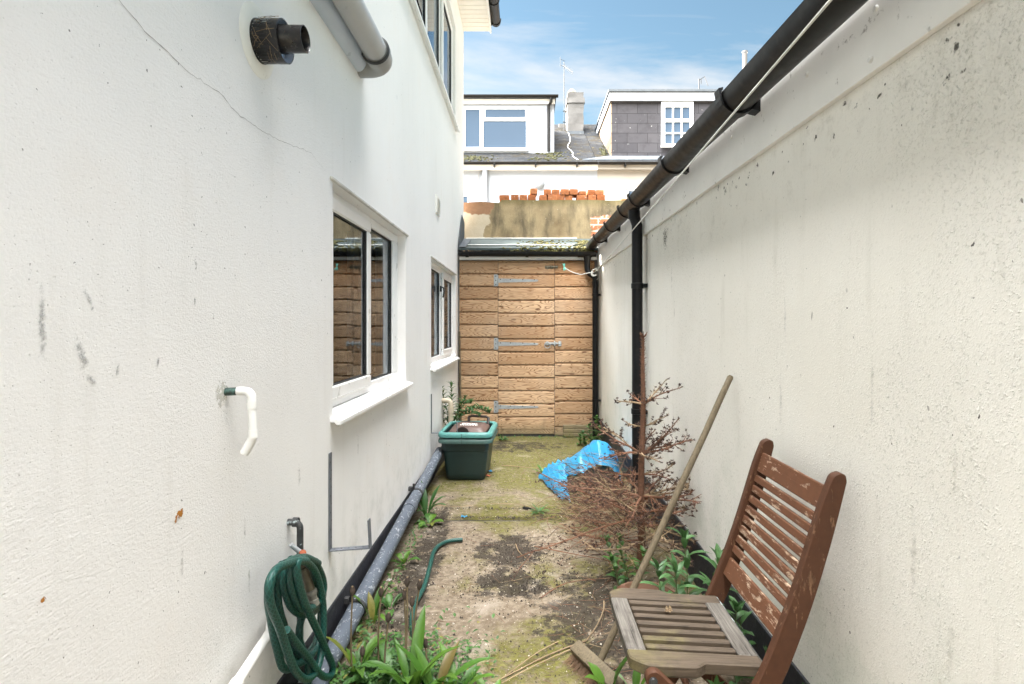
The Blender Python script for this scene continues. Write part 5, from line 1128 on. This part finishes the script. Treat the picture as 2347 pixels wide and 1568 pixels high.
# ---------------------------------------------------------------- broom
br = thing('broom', 'old yard broom leaning on the right wall, its long pole passing behind the chair seat', 'broom', (.26, 2.13, 0))
b0, b1 = Vector((.285, 2.105, .055)), Vector((.878, 2.335, 1.135)); mb = MB(); n = 14
mb.tube([b0.lerp(b1, k / n) + Vector((.0012 * math.sin(k * 1.3), .001 * math.cos(k), 0)) for k in range(n + 1)] + [b1 + (b1 - b0).normalized() * .008], [.0135] * n + [.0130, .008], 14); mb.build('handle', M['pole'], br, 50)
hd = Vector((.275, 2.09, .050)); ang = R(-62); mb = MB(); mb.box(hd, (.30, .055, .040), 0, .010, Matrix.Rotation(ang, 4, 'Z') @ Matrix.Rotation(R(28), 4, 'X'), 2); mb.build('head', M['pole'], br, 40)
random.seed(8); mb = MB(); T = Matrix.Rotation(ang, 4, 'Z')
for k in range(520):
    o = hd + T @ Vector((ru(-.145, .145), ru(-.018, .018), -.012)); d = T @ Vector((ru(-.25, .25), ru(-.9, -.2), -.55)).normalized(); mb.tube([o, o + d * .03, o + d * ru(.055, .075) + Vector((0, 0, -.008))], [.0013, .001, .0006], 3, 0, False)
for v in mb.bm.verts: v.co.z = max(v.co.z, .004)
mb.build('bristles', M['bristle'], br)

# ---------------------------------------------------------------- dead spruce, brushwood, blue bag
def twig(mb, p, d, L, r, n=5, sag=0.0, wig=.25, mi=0, seg=4):
    p = Vector(p); d = Vector(d).normalized(); pts = [p.copy()]
    for k in range(n):
        d = (d + Vector((ru(-wig, wig), ru(-wig, wig), ru(-wig, wig) - sag)) * .35).normalized(); p = p + d * (L / n); p.z = max(p.z, .004); pts.append(p.copy())
    mb.tube(pts, [r * (1 - .65 * k / n) for k in range(n + 1)], seg, mi, False); return pts
random.seed(31)
tree = thing('dead_spruce', 'bare brown dead spruce sapling standing in front of the black downpipe', 'tree', (.632, 3.0, 0))
tb = lambda z: Vector((.632 + .020 * z / 1.3 + .004 * math.sin(z * 9), 3.0 + .004 * math.cos(z * 7), z))
mb = MB(); zs = [0, .08, .2, .35, .5, .65, .8, .93, 1.05, 1.18, 1.30]; rr = [.026, .022, .020, .019, .018, .0165, .015, .0135, .011, .009, .0055]
mb.tube([tb(z) for z in zs], rr, 10)
for k in range(420):
    z = ru(.55, 1.30); a = ru(0, 6.28); r = .0135 if z < .95 else .009; p = tb(z) + Vector((math.cos(a), math.sin(a), 0)) * r * .8; mb.tube([p, p + Vector((math.cos(a), math.sin(a), ru(.3, 1.4))) * ru(.006, .014)], [.0016, .0008], 3, 0, False)
for k in range(16): a = ru(0, 6.28); p = tb(1.29); mb.tube([p, p + Vector((math.cos(a) * .7, math.sin(a) * .7, ru(.3, 1.2))) * .03], [.004, .002], 4)
mb.build('trunk', M['deadwood'], tree, 40)
def spruce_branch(z, az, L, el, r, nsub, curl, bush=1.0, buds=True):
    mb = MB(); p = tb(z); d = Vector((math.cos(az) * math.cos(el), math.sin(az) * math.cos(el), math.sin(el))); n = 9; pts = [p.copy()]
    for k in range(n):
        d = (d + Vector((ru(-.17, .17), ru(-.17, .17), curl + ru(-.13, .13)))).normalized(); p = p + d * (L / n); p.z = max(.008, p.z); p.x = min(p.x, .885); pts.append(p.copy())
    mb.tube(pts, [r * (1 - .6 * k / n) for k in range(n + 1)], 6)
    tips = [pts[-1]]
    for s_ in range(nsub):
        t = ru(.15, .95); i = min(n - 1, int(t * n)); q = pts[i].lerp(pts[i + 1], t * n - i); dd = (pts[i + 1] - pts[i]).normalized(); side = dd.cross(Vector((0, 0, 1))).normalized() * (1 if s_ % 2 else -1)
        dv = dd * ru(.5, 1.1) + side * ru(.4, 1.0) + Vector((0, 0, ru(-.6, .9))); l = L * ru(.16, .42) * (1.05 - t * .6)
        w = twig(mb, q, dv, l, r * .42, 5, .0, .22); tips.append(w[-1])
        for u in range(random.randint(1, int(3 * bush) + 1)):
            e = random.choice(w[1:]); dv2 = dv.normalized() + Vector((ru(-1, 1), ru(-1, 1), ru(-.6, .6))); w2 = twig(mb, e, dv2, l * ru(.25, .55), r * .25, 4, 0, .3, 0, 3); tips.append(w2[-1])
    for i in range(n):                                          # stubs where needles fell
        for u in range(int(L * 34)):
            q = pts[i].lerp(pts[i + 1], rnd()); dv = Vector((ru(-1, 1), ru(-1, 1), ru(-.8, 1))); mb.tube([q, q + dv.normalized() * ru(.005, .013)], [.0012, .0006], 3, 0, False)
    if buds:
        for tp_ in tips:
            if rnd() < .6:
                for u in range(5): dv = Vector((ru(-1, 1), ru(-1, 1), ru(-.3, 1))).normalized(); mb.tube([tp_, tp_ + dv * ru(.006, .014)], [.0028, .0012], 4, 1, False)
    if rnd() < .22:                                              # a sprig that kept its needles
        tp_ = random.choice(tips)
        dv = Vector((ru(.0, 1), ru(-.4, .4), ru(.2, 1))).normalized()
        for u in range(70): q = tp_ + dv * ru(0, .07); e = dv * .5 + Vector((ru(-1, 1), ru(-1, 1), ru(-1, 1))).normalized(); mb.tube([q, q + e.normalized() * .014], [.0013, .0005], 3, 1, False)
    mb.build('branch', [M[random.choice(('deadtwig', 'deadtwig', 'deadwood', 'strawtwig', 'strawtwig'))], M['darkneedle']], tree)
for az, L, el in ((R(0), .245, .45), (R(20), .20, .62), (R(178), .16, .15), (R(-70), .12, .3), (R(110), .13, .3)): spruce_branch(.925, az, L, el, .0052, 7, .012, .5)
for az, L, el in ((R(10), .17, .25), (R(170), .12, .2), (R(-60), .12, .4)): spruce_branch(.80, az, L, el, .0038, 6, .02, .7)
for az, L, el in ((R(0), .30, .30), (R(32), .26, .25), (R(-30), .28, .18), (R(180), .30, .45), (R(205), .25, .25), (R(-95), .24, .15), (R(90), .22, .2), (R(150), .26, .3), (R(-12), .20, .6)): spruce_branch(.655, az, L, el, .0062, 11, .012, 1.0)
for az, L, el in ((R(12), .22, .1), (R(190), .24, .2), (R(-45), .2, .1)): spruce_branch(.54, az, L, el, .0045, 9, .012, 1.0)
for k, (az, L, el) in enumerate(((R(5), .27, .30), (R(-25), .34, .15), (R(40), .30, .12), (R(180), .42, .10), (R(160), .36, .2), (R(205), .46, .02), (R(-100), .34, .0), (R(-60), .36, .05), (R(90), .3, .1))): spruce_branch(.42, az, L, el, .0068, 15, .004, 1.2)
for k in range(11):
    az = R(360 * k / 11 + ru(-9, 9)); left = math.cos(az) < 0; spruce_branch(ru(.24, .34), az, ru(.48, .72) if left else ru(.3, .46), ru(-.12, .42),   .0054, 13, ru(-.03, .015), 1.3)
for k in range(8):
    az = R(360 * k / 8 + ru(-9, 9)); left = math.cos(az) < 0.2; spruce_branch(ru(.12, .2), az, ru(.32, .62) if left else ru(.3, .42), ru(-.08, .38), .0052, 13, ru(-.04, .0), 1.2)
spruce_branch(.40, R(-14), .42, .16, .0058, 2, .02, .2, True)
# cut brushwood heaped by the tree
random.seed(77); mb = MB()
for k in range(950):
    u = rnd(); cx_, cy_ = random.choice(((.62, 3.35), (.45, 3.75), (.50, 4.15), (.52, 3.6), (.70, 3.7), (.62, 4.3), (.66, 4.05))); p = Vector((random.gauss(cx_, .13), random.gauss(cy_, .18), abs(random.gauss(.04, .12)) + .004))
    if p.x < .36 and p.y > 3.75 and rnd() < .85: continue
    if p.x > .86 or p.y > 4.55 or p.y < 2.6 or p.x < -.05: continue
    az = random.choice((ru(0, 6.28), R(180 + ru(-50, 40)))); d = Vector((math.cos(az), math.sin(az), ru(-.3, .95))); twig(mb, p, d, ru(.08, .34), ru(.0010, .0030), 7, ru(-.1, .35), .55, random.choice((0, 0, 1, 1, 2, 2)), 4)
for v in mb.bm.verts: v.co.x = min(v.co.x, .885)
tag(mb.build('brushwood', [M['deadtwig'], M['strawtwig'], M['darkneedle']]), kind='stuff')
# bag
random.seed(12); bagc = Vector((.52, 4.62, 0)); mb = MB(); U, V_ = 44, 26; rows = []
for j in range(V_ + 1):
    v = -.26 + 1.26 * j / V_; fr_ = max(0, -v) / .26; v = max(v, 0); r = []
    for i in range(U + 1):
        u = i / U; a = PI * u
        X = .18 + (.66) * u; rise = (u / .62) ** .85 if u < .62 else max(.0, math.cos((u - .62) / .38 * PI / 2)) ** .6
        X += .10 * (1 - abs(2 * u - 1)) * (u - .35)
        Z = .40 * rise * (1 - .72 * v ** 1.6) - .15 * fr_ ** 1.4 * rise * (.7 + .6 * u); Y = -.17 * fr_ * (.35 + .65 * rise) + 4.52 + .14 * u + .62 * v - .06 * rise * (1 - v) + (.10 * (1 - u) ** 2)
        nz = mnoise.noise((u * 5, v * 4, 3.3)); n2 = mnoise.noise((u * 14, v * 9, 1.7)); n3 = abs(mnoise.noise((u * 8 + v * 5, v * 3, 8)))
        r.append(mb.bm.verts.new((X + .03 * nz + .012 * n2, Y + .05 * mnoise.noise((u * 6, v * 5, 9)), max(.006, Z + .035 * nz + .008 * n2 - .03 * n3 * rise + .030 * rise * abs(math.sin(u * 17 + 3.2 * mnoise.noise((u * 3, v * 2.5, 4)))) - .02))))
    rows.append(r)
for j in range(V_):
    for i in range(U): mb.face((rows[j][i], rows[j][i + 1], rows[j + 1][i + 1], rows[j + 1][i]))
rows2 = []                                                     # crumpled skirt lying on the ground at the left of the mouth
for j in range(15):
    v = j / 14; r = []
    for i in range(25):
        u = i / 24; p0 = Vector((.115, 4.80, .03)); p1 = Vector((.285, 4.20, .01)); q0 = Vector((.33, 4.66, .20)); q1 = Vector((.345, 4.16, .01))
        p = p0.lerp(p1, v).lerp(q0.lerp(q1, v), u); nz = mnoise.noise((u * 4, v * 5, 2)); n2 = mnoise.noise((u * 11, v * 12, 6))
        r.append(mb.bm.verts.new((p.x + .02 * nz, p.y + .03 * n2, max(.008, p.z + .07 * math.sin(PI * u) * (.6 + .4 * nz) + .025 * n2))))
    rows2.append(r)
for j in range(14):
    for i in range(24): mb.face((rows2[j][i], rows2[j][i + 1], rows2[j + 1][i + 1], rows2[j + 1][i]))
bag = tag(mb.build('plastic_bag', M['bag'], smooth=70, loc=(.5, 4.6, 0)), 'torn bright blue plastic sack of garden rubbish lying open beside the dead spruce', 'bag')
random.seed(14); mb = MB()
for k in range(520):
    p = Vector((ru(.30, .80), ru(4.45, 4.95), ru(.01, .22) * math.sin(PI * (.5))))
    az = ru(0, 6.28); twig(mb, p, Vector((math.cos(az), math.sin(az), ru(-.3, .5))), ru(.06, .18), ru(.001, .0022), 5, .1, .5, random.choice((0, 0, 0, 1)), 4)
for v in mb.bm.verts: v.co.z = min(v.co.z, .22)
tag(mb.build('garden_cuttings', [M['greentwig'], M['strawtwig']]), kind='stuff')

# ---------------------------------------------------------------- plants
def plant(name, label, cat, loc, group=None): return thing(name, label, cat, loc, group)
def rosette(label, X, Y, n, L, w, e0, e1, mat, az0=0, az1=360, stems=0, seed=1, wav=.03, droop=(50, 95), cat='weed', nm='broadleaf_weed', lobed=0):
    random.seed(seed); t = plant(nm, label, cat, (X, Y, 0)); mb = MB()
    for k in range(n):
        az = R(az0 + (az1 - az0) * (k + ru(-.3, .3)) / n); l = L * ru(.5, 1.1); b = Vector((X + math.cos(az) * .012, Y + math.sin(az) * .012, .004))
        mb.leaf(b, az, l, w * ru(.75, 1.2), ru(e0, e1), ru(*droop), .22, 15 if lobed else 9, 0, ru(1.05, 1.6), wav, 0, ru(.3, .5) if lobed else 0)
    mb.build('leaves', mat, t, 60)
    if stems:
        mb = MB()
        for k in range(stems): az = ru(0, 6.28); twig(mb, (X, Y, .004), (math.cos(az) * .25, math.sin(az) * .25, 1), L * ru(.5, .9), .003, 5)
        mb.build('stems', M['stem'], t)
    return t
ros = [
 ('lush dock weed with tall upright leaves, in the middle of the foreground', -.415, 1.97, 8, .29, .038, 70, 88, 'leafA', 1, 0),
 ('dock weed with broad leaves just right of the tallest foreground clump', -.325, 1.95, 6, .25, .040, 62, 86, 'leafA', 2, 0),
 ('dock weed with arching leaves at the right end of the foreground clump', -.245, 1.98, 6, .21, .032, 45, 78, 'leafA', 3, 0),
 ('small weed at the bottom edge beside the loose hose end', -.12, 1.95, 6, .13, .026, 40, 70, 'leafA', 4, 0),
 ('bright dock weed beside the foot of the hose coil', -.645, 2.10, 7, .20, .036, 55, 85, 'leafA', 5, 0),
 ('low jagged weed at the bottom edge between hose coil and tall clump', -.565, 2.0, 13, .14, .034, 25, 70, 'leafC', 6, 1),
 ('dandelion weed with jagged dark leaves left of the tall clump', -.50, 2.07, 14, .19, .042, 30, 75, 'leafC', 7, 1),
 ('upright weed against the grey pipe by the pipe clip', -.69, 2.47, 5, .21, .034, 65, 88, 'leafA', 8, 0),
 ('weed sprouting beside the grey pipe clip, wide leaves', -.645, 2.60, 6, .13, .034, 25, 75, 'leafC', 9, 0),
 ('small weed beside the grey pipe halfway along the plinth', -.69, 3.10, 5, .12, .034, 35, 75, 'leafA', 10, 0),
 ('tall leaf cluster growing beside the plinth near the path joint', -.70, 3.86, 7, .24, .042, 62, 88, 'leafC', 11, 0),
 ('low round-leaved weed at the path joint by the plinth', -.66, 3.72, 6, .11, .050, 15, 50, 'leafA', 12, 0),
 ('dock leaf standing over the broom head beside the chair leg', .30, 1.97, 3, .23, .044, 66, 86, 'leafA', 13, 0),
 ('small weed under the front of the chair seat', .395, 1.98, 5, .13, .032, 40, 80, 'leafA', 14, 0),
 ('small grey-green weed at the threshold of the shed door', -.26, 6.42, 7, .10, .035, 25, 70, 'leafB', 15, 0),
 ('low green grass-like tuft on the path at the edge of the brushwood', .10, 3.95, 22, .085, .012, 15, 60, 'leafC', 16, 0),
 ('tiny weed tuft beside the crumpled blue bag', .16, 4.95, 12, .11, .025, 30, 75, 'leafA', 17, 0),
]
for lab, X, Y, n, L, w, e0, e1, m, sd_, lb in ros: rosette(lab, X, Y, n, L, w, e0, e1, M[m], seed=sd_, droop=(25, 85) if not lb else (50, 100), lobed=lb)
def leafy(nm, label, stems, leafL, leafW, m, cat='shrub', seed=1, loc=None, dens=1.0, sr=.004):
    "stems as point lists; paired leaves up each stem"
    random.seed(seed); t = plant(nm, label, cat, loc or tuple(stems[0][0])); ms = MB(); ml = MB()
    for pts in stems:
        P = smooth_path(pts, 5); n = len(P); ms.tube(P, [sr * (1 - .6 * k / n) for k in range(n)], 5); L = sum((b - a).length for a, b in zip(P, P[1:])); k = max(3, int(L / .045 * dens)); az = ru(0, 6.28)
        for i in range(k + 1):
            t_ = .18 + .82 * i / k; f = t_ * (n - 1); j = min(n - 2, int(f)); q = P[j].lerp(P[j + 1], f - j); az += PI / 2 + ru(-.35, .35); sz = 1 - .25 * t_ if i < k else .7
            for s_ in (0, PI): ml.leaf(q, az + s_ + ru(-.3, .3), leafL * sz * ru(.7, 1.15), leafW * sz * ru(.8, 1.15), ru(10, 50) + 25 * t_, ru(30, 80), .18, 6, 0, .85, .015)
        for s_ in range(3): ml.leaf(P[-1], ru(0, 6.28), leafL * .6, leafW * .6, 70, 30, .3, 5)
    ms.build('stems', M['stem'], t); ml.build('leaves', M[m], t, 60); return t
V3 = Vector
def up(X, Y, h, lean=(0, 0), n=3): return [V3((X + lean[0] * k / n + ru(-.01, .01), Y + lean[1] * k / n, h * k / n)) for k in range(n + 1)]
random.seed(50)
leafy('butterfly_bush', 'young grey-green shrub with long pointed leaves between the broom pole and the chair back', [up(.70, 2.32, .44, (-.02, 0)), up(.66, 2.22, .36, (-.05, -.02)), up(.76, 2.25, .36, (.03, -.02)), up(.80, 2.34, .33, (.03, .02)), up(.62, 2.36, .30, (-.05, 0))], .135, .036, 'leafB', seed=51)
leafy('leafy_weed', 'bushy dark green weed left of the dead spruce base', [up(.53, 2.83, .24, (-.03, 0)), up(.49, 2.76, .17, (-.05, -.02)), up(.57, 2.78, .2, (.02, -.04)), up(.50, 2.9, .2, (-.06, .02))], .075, .035, 'leafC', 'weed', 52)
leafy('butterfly_bush', 'grey-green seedling behind the chair back leg beside the plinth', [up(.80, 2.02, .30, (-.02, 0)), up(.83, 2.08, .24, (0, .02)), up(.77, 1.96, .2, (-.03, -.02))], .11, .032, 'leafB', seed=53)
leafy('butterfly_bush', 'grey-green seedling in the gap between chair seat and back post', [up(.80, 1.78, .27, (-.01, -.02)), up(.83, 1.70, .2, (.0, -.03))], .085, .028, 'leafB', seed=54)
leafy('leafy_weed', 'low leafy weed growing beneath the chair seat', [up(.60, 1.72, .20), up(.52, 1.66, .15), up(.66, 1.62, .2), up(.70, 1.7, .16)], .085, .03, 'leafC', 'weed', 55)
leafy('butterfly_bush', 'grey-green plant at the bottom edge against the right wall past the chair', [up(.80, 1.56, .27, (.01, 0)), up(.83, 1.62, .22), up(.79, 1.46, .2)], .10, .03, 'leafB', seed=56)
leafy('nettle', 'green nettle clump in the corner at the foot of the far black downpipe', [up(.74, 6.0, .24, (-.04, 0)), up(.80, 5.9, .22), up(.68, 6.05, .15, (-.05, 0)), up(.80, 6.15, .30), up(.62, 6.15, .1)], .085, .05, 'leafC', 'weed', 57, dens=1.3)
Yb = 5.45
leafy('butterfly_bush', 'straggly grey-green shrub rising behind the green recycling box', [[at(1030, 985, Yb), at(1024, 940, Yb), at(1012, 895, 5.4)], [at(1030, 985, Yb), at(1036, 935, Yb), at(1034, 884, Yb)], [at(1034, 985, Yb), at(1050, 940, Yb), at(1066, 915, 5.3)], [at(1034, 985, Yb), at(1062, 945, 5.3), at(1096, 938, 5.2), at(1122, 948, 5.15)], [at(1034, 985, Yb), at(1050, 960, 5.3), at(1078, 946, 5.2), at(1100, 955, 5.1)], [at(1028, 985, Yb), at(1015, 960, Yb), at(1010, 935, 5.4)], [at(1034, 980, Yb), at(1060, 930, 5.4), at(1080, 925, 5.3)]], .10, .026, 'leafB', seed=58, dens=1.5)
# withered leaves among the shrub behind the box
stalks = [(370, 665, 370, 1110), (570, 670, 560, 1170), (755, 600, 745, 880), (738, 690, 735, 900), (840, 620, 800, 1000), (622, 850, 600, 1150), (790, 740, 790, 1000), (697, 1080, 690, 1260), (885, 1030, 915, 1290), (440, 1090, 440, 1270)]
names = ['nearest the grey pipe clip', 'second from the grey pipe', 'tallest, above the dock leaves', 'just left of the tallest one', 'touching the loose hose', 'short, between pipe and tall ones', 'close against the loose hose, slightly lower', 'low, among the dock leaves', 'in front of the lush dock weed', 'low, beside the dandelion weed']
for (x0, y0, x1, y1), nmx in zip(stalks, names):
    q = lambda x, y: ((900 + x / 2.347) / 1.3092, (1500 + y / 2.347) / 1.3092)
    Y = 2.12; p1 = at(*q(x0, y0), Y); pb = at(*q(x1, y1), Y - .02); d = (pb - p1).normalized(); p0 = p1 + d * (p1.z / max(.2, -d.z)); p0.z = 0.0
    random.seed(int(x0)); t = thing('seed_stalk', 'dry brown dandelion stalk with a dark closed head, ' + nmx, 'weed', tuple(p0), 'dry dandelion stalks in the foreground'); mb = MB(); mb.tube(smooth_path([p0, p0.lerp(p1, .5) + V3((ru(-.008, .008), 0, 0)), p1], 5), .0034, 6); mb.build('stalk', M['budstem'], t, 60)
    mb = MB(); u = (p1 - p0).normalized(); mb.lathe([(.002, -.008), (.0085, .0), (.0095, .008), (.0075, .018), (.0035, .026), (0, .027)], p1, u, 9)
    for k in range(9): a = 2 * PI * k / 9; e = V3((math.cos(a), math.sin(a), 0)); mb.tube([p1 + e * .006, p1 + e * .009 + u * .014, p1 + e * .005 + u * .03], [.002, .0022, .0006], 4)
    mb.lathe([(.003, .024), (.0045, .030), (0, .032)], p1, u, 7, 1); mb.build('head', [M['bud'], M['strawtwig']], t)
random.seed(61); mb = MB()                                      # creeping small-leaved cover in the bottom left
for k in range(2600):
    X = random.gauss(-.50, .17); Y = random.gauss(2.05, .15)
    if X < -.72 or X > -.10: continue
    mb.leaf((X, Y, ru(.003, .06)), ru(0, 6.28), ru(.012, .036), ru(.007, .016), ru(0, 45), ru(0, 60), .12, 3)
for k in range(240):
    Y = ru(2.3, 4.0); mb.leaf((ru(-.74, -.66), Y, ru(.003, .03)), ru(0, 6.28), ru(.012, .03), ru(.008, .016), ru(0, 45), ru(0, 60), .12, 3)
for k in range(160): mb.leaf((ru(-.5, .85), ru(6.45, 6.6), ru(.003, .03)), ru(0, 6.28), ru(.012, .035), ru(.008, .016), ru(0, 55), ru(0, 60), .12, 3)
tag(mb.build('ground_cover', M['leafC']), kind='stuff')

# ---------------------------------------------------------------- pot, sticks, litter
mb = MB(); c = (.56, 2.50, 0); mb.lathe([(0, .004), (.10, .004), (.135, .09), (.150, .095), (.150, .118), (.138, .118), (.128, .09), (0, .085)], c, (0, 0, 1), 32); tag(mb.build('plant_pot', M['potbrown'], smooth=40, loc=c), 'low brown plant pot half hidden behind the chair seat', 'pot')
def gpt(x, y, z=.006): return at(x, y, (CH - z) * F / (y - 745)) 
def stick(pts, r, m, label, lift=0, nm='stick'):
    P = smooth_path([gpt(x, y) + V3((0, 0, lift * math.sin(PI * i / (len(pts) - 1)))) for i, (x, y) in enumerate(pts)], 5); mb = MB(); n = len(P); mb.tube(P, [r * (1 - .5 * k / n) for k in range(n)], 6)
    tag(mb.build(nm, m, smooth=60, loc=tuple(P[0])), label, 'stick')
stick([(970, 1157), (1050, 1161), (1110, 1156), (1165, 1155), (1215, 1162), (1240, 1180)], .0035, M['strawtwig'], 'long pale dry stem lying across the path near the joint')
stick([(1150, 1067), (1200, 1073), (1268, 1079)], .004, M['strawtwig'], 'straight pale stem on the moss between green box and blue bag', .01)
stick([(1293, 1220), (1360, 1231), (1450, 1242)], .0065, M['strawtwig'], 'grey straight stick lying under the brushwood edge', .01)
stick([(1384, 1378), (1383, 1405), (1368, 1440), (1345, 1467)], .004, M['strawtwig'], 'curved pale stem arching beside the chair front rail', .015)
stick([(1344, 1468), (1260, 1500), (1190, 1535), (1140, 1560)], .0035, M['strawtwig'], 'long dry grass stem at the bottom of the path, uppermost of three')
stick([(1340, 1475), (1265, 1512), (1195, 1546), (1150, 1566)], .003, M['strawtwig'], 'long dry grass stem at the bottom of the path, lowest of three', .01)
stick([(1280, 1470), (1230, 1505), (1150, 1555)], .0025, M['strawtwig'], 'thin dry grass stem at the bottom of the path, shortest of three', .015)
stick([(1225, 1252), (1290, 1272), (1383, 1290), (1440, 1300)], .003, M['deadtwig'], 'thin dark twig reaching over the soil patch towards the dead spruce', .02)
stick([(1182, 1247), (1190, 1265), (1212, 1285)], .003, M['strawtwig'], 'short pale bent stem on the dark soil patch')
stick([(1240, 1370), (1300, 1345), (1395, 1325)], .003, M['deadtwig'], 'thin brown twig pointing from the path to the leafy weed', .02)
p = gpt(1205, 1165, .012); mb = MB(); mb.box(p, (.05, .022, .018), 0, .006, Matrix.Rotation(R(-25), 4, 'Z')); mb.box(p + V3((.03, -.012, .002)), (.025, .012, .012), 0, .004, Matrix.Rotation(R(-40), 4, 'Z')); tag(mb.build('pipe_clip', M['blackp'], loc=tuple(p)), 'small black plastic clip lying on the path near the long pale stem', 'clip')
for x, y, m, lab in ((1123, 1080, 'bag', 'scrap of blue plastic on the path beside the green boxes'), (1120, 1090, 'rust', 'orange scrap on the path beside the green boxes'), (1063, 1184, 'bag', 'tiny blue scrap in the path joint')):
    random.seed(int(x)); p = gpt(x, y, .012); mb = MB(); q = [[mb.bm.verts.new(p + V3((-.02 + .013 * i + ru(-.004, .004), -.02 + .013 * j + ru(-.004, .004), ru(-.006, .012)))) for i in range(4)] for j in range(4)]
    for j in range(3):
        for i in range(3): mb.face((q[j][i], q[j][i + 1], q[j + 1][i + 1], q[j + 1][i]))
    tag(mb.build('plastic_scrap', M[m], loc=tuple(p)), lab, 'litter')
random.seed(9); p = gpt(885, 1331, .012); mb = MB(); mb.tube([p, p + V3((.03, -.01, .012))], .001, 4)
for k in range(22): t = k / 22; c = p + V3((.03, -.01, .012)) * t; mb.tube([c, c + V3((ru(-.004, .012), ru(-.02, .02), ru(.0, .014)))], [.0012, .0005], 3)
tag(mb.build('feather', M['white'], loc=tuple(p)), 'small white feather on the soil beside the plinth', 'feather')
def spot_list():
    L = []
    for cx_, cy_, sx_, sy_, w in ((-.09, 3.28, .16, .16, 10), (-.08, 2.86, .15, .09, 9), (.10, 3.1, .1, .12, 3), (.5, 2.5, .22, .35, 9), (-.62, 3.1, .05, .6, 7), (-.65, 2.4, .05, .3, 4), (-.2, 4.5, .14, .16, 3), (0, 5.5, .5, .5, 4), (-.35, 5.1, .08, .2, 3), (0, 3.846, .5, .012, 9), (0, 4.03, .5, .010, 5), (.1, 2.3, .4, .4, 5), (-.3, 3.7, .3, .4, 4)): L += [(cx_, cy_, sx_, sy_)] * w
    return L
random.seed(91); SPT = spot_list()
def crumbs(n, m, smin, smax, spread, name, flat=.5):
    mb = MB()
    for k in range(n):
        if rnd() < spread: X, Y = ru(-.73, .86), ru(1.95, 6.5)
        else: c = random.choice(SPT); X, Y = random.gauss(c[0], c[2]), random.gauss(c[1], c[3])
        if not (-.76 < X < .88 and 1.9 < Y < 6.55): continue
        s_ = ru(smin, smax) * (.6 + 1.2 * rnd() ** 3); a = ru(0, 6.28); z0 = .004 + .010 * mnoise.noise((X * 2.1, Y * 2.1, 3)); vs = [mb.bm.verts.new((X + s_ * ru(.6, 1.2) * math.cos(a + i * 2 * PI / 5), Y + s_ * ru(.6, 1.2) * math.sin(a + i * 2 * PI / 5), z0 - .002)) for i in range(5)]; t = mb.bm.verts.new((X + ru(-.3, .3) * s_, Y + ru(-.3, .3) * s_, z0 + s_ * flat * ru(.5, 1.3)))
        for i in range(5): mb.face((vs[i], vs[(i + 1) % 5], t))
    tag(mb.build(name, m), kind='stuff')
crumbs(7000, M['soil'], .0012, .0052, .13, 'soil_crumbs', .8); crumbs(900, M['chip'], .0018, .0042, .9, 'stone_chips', .6)
random.seed(92); mb = MB()
for k in range(650):
    X, Y = random.choice(((random.gauss(.35, .25), random.gauss(3.0, .5)), (random.gauss(.45, .18), random.gauss(2.35, .25)), (ru(-.5, .8), ru(2.0, 6.3))))
    if not (-.7 < X < .87 and 1.95 < Y < 6.5): continue
    az = ru(0, 6.28); twig(mb, (X, Y, ru(.008, .014)), (math.cos(az), math.sin(az), 0), ru(.02, .13), ru(.0006, .0015), 4, 0.02, .3, random.choice((0, 0, 1, 2)), 3)
tag(mb.build('twig_litter', [M['deadtwig'], M['strawtwig'], M['darkneedle']]), kind='stuff')
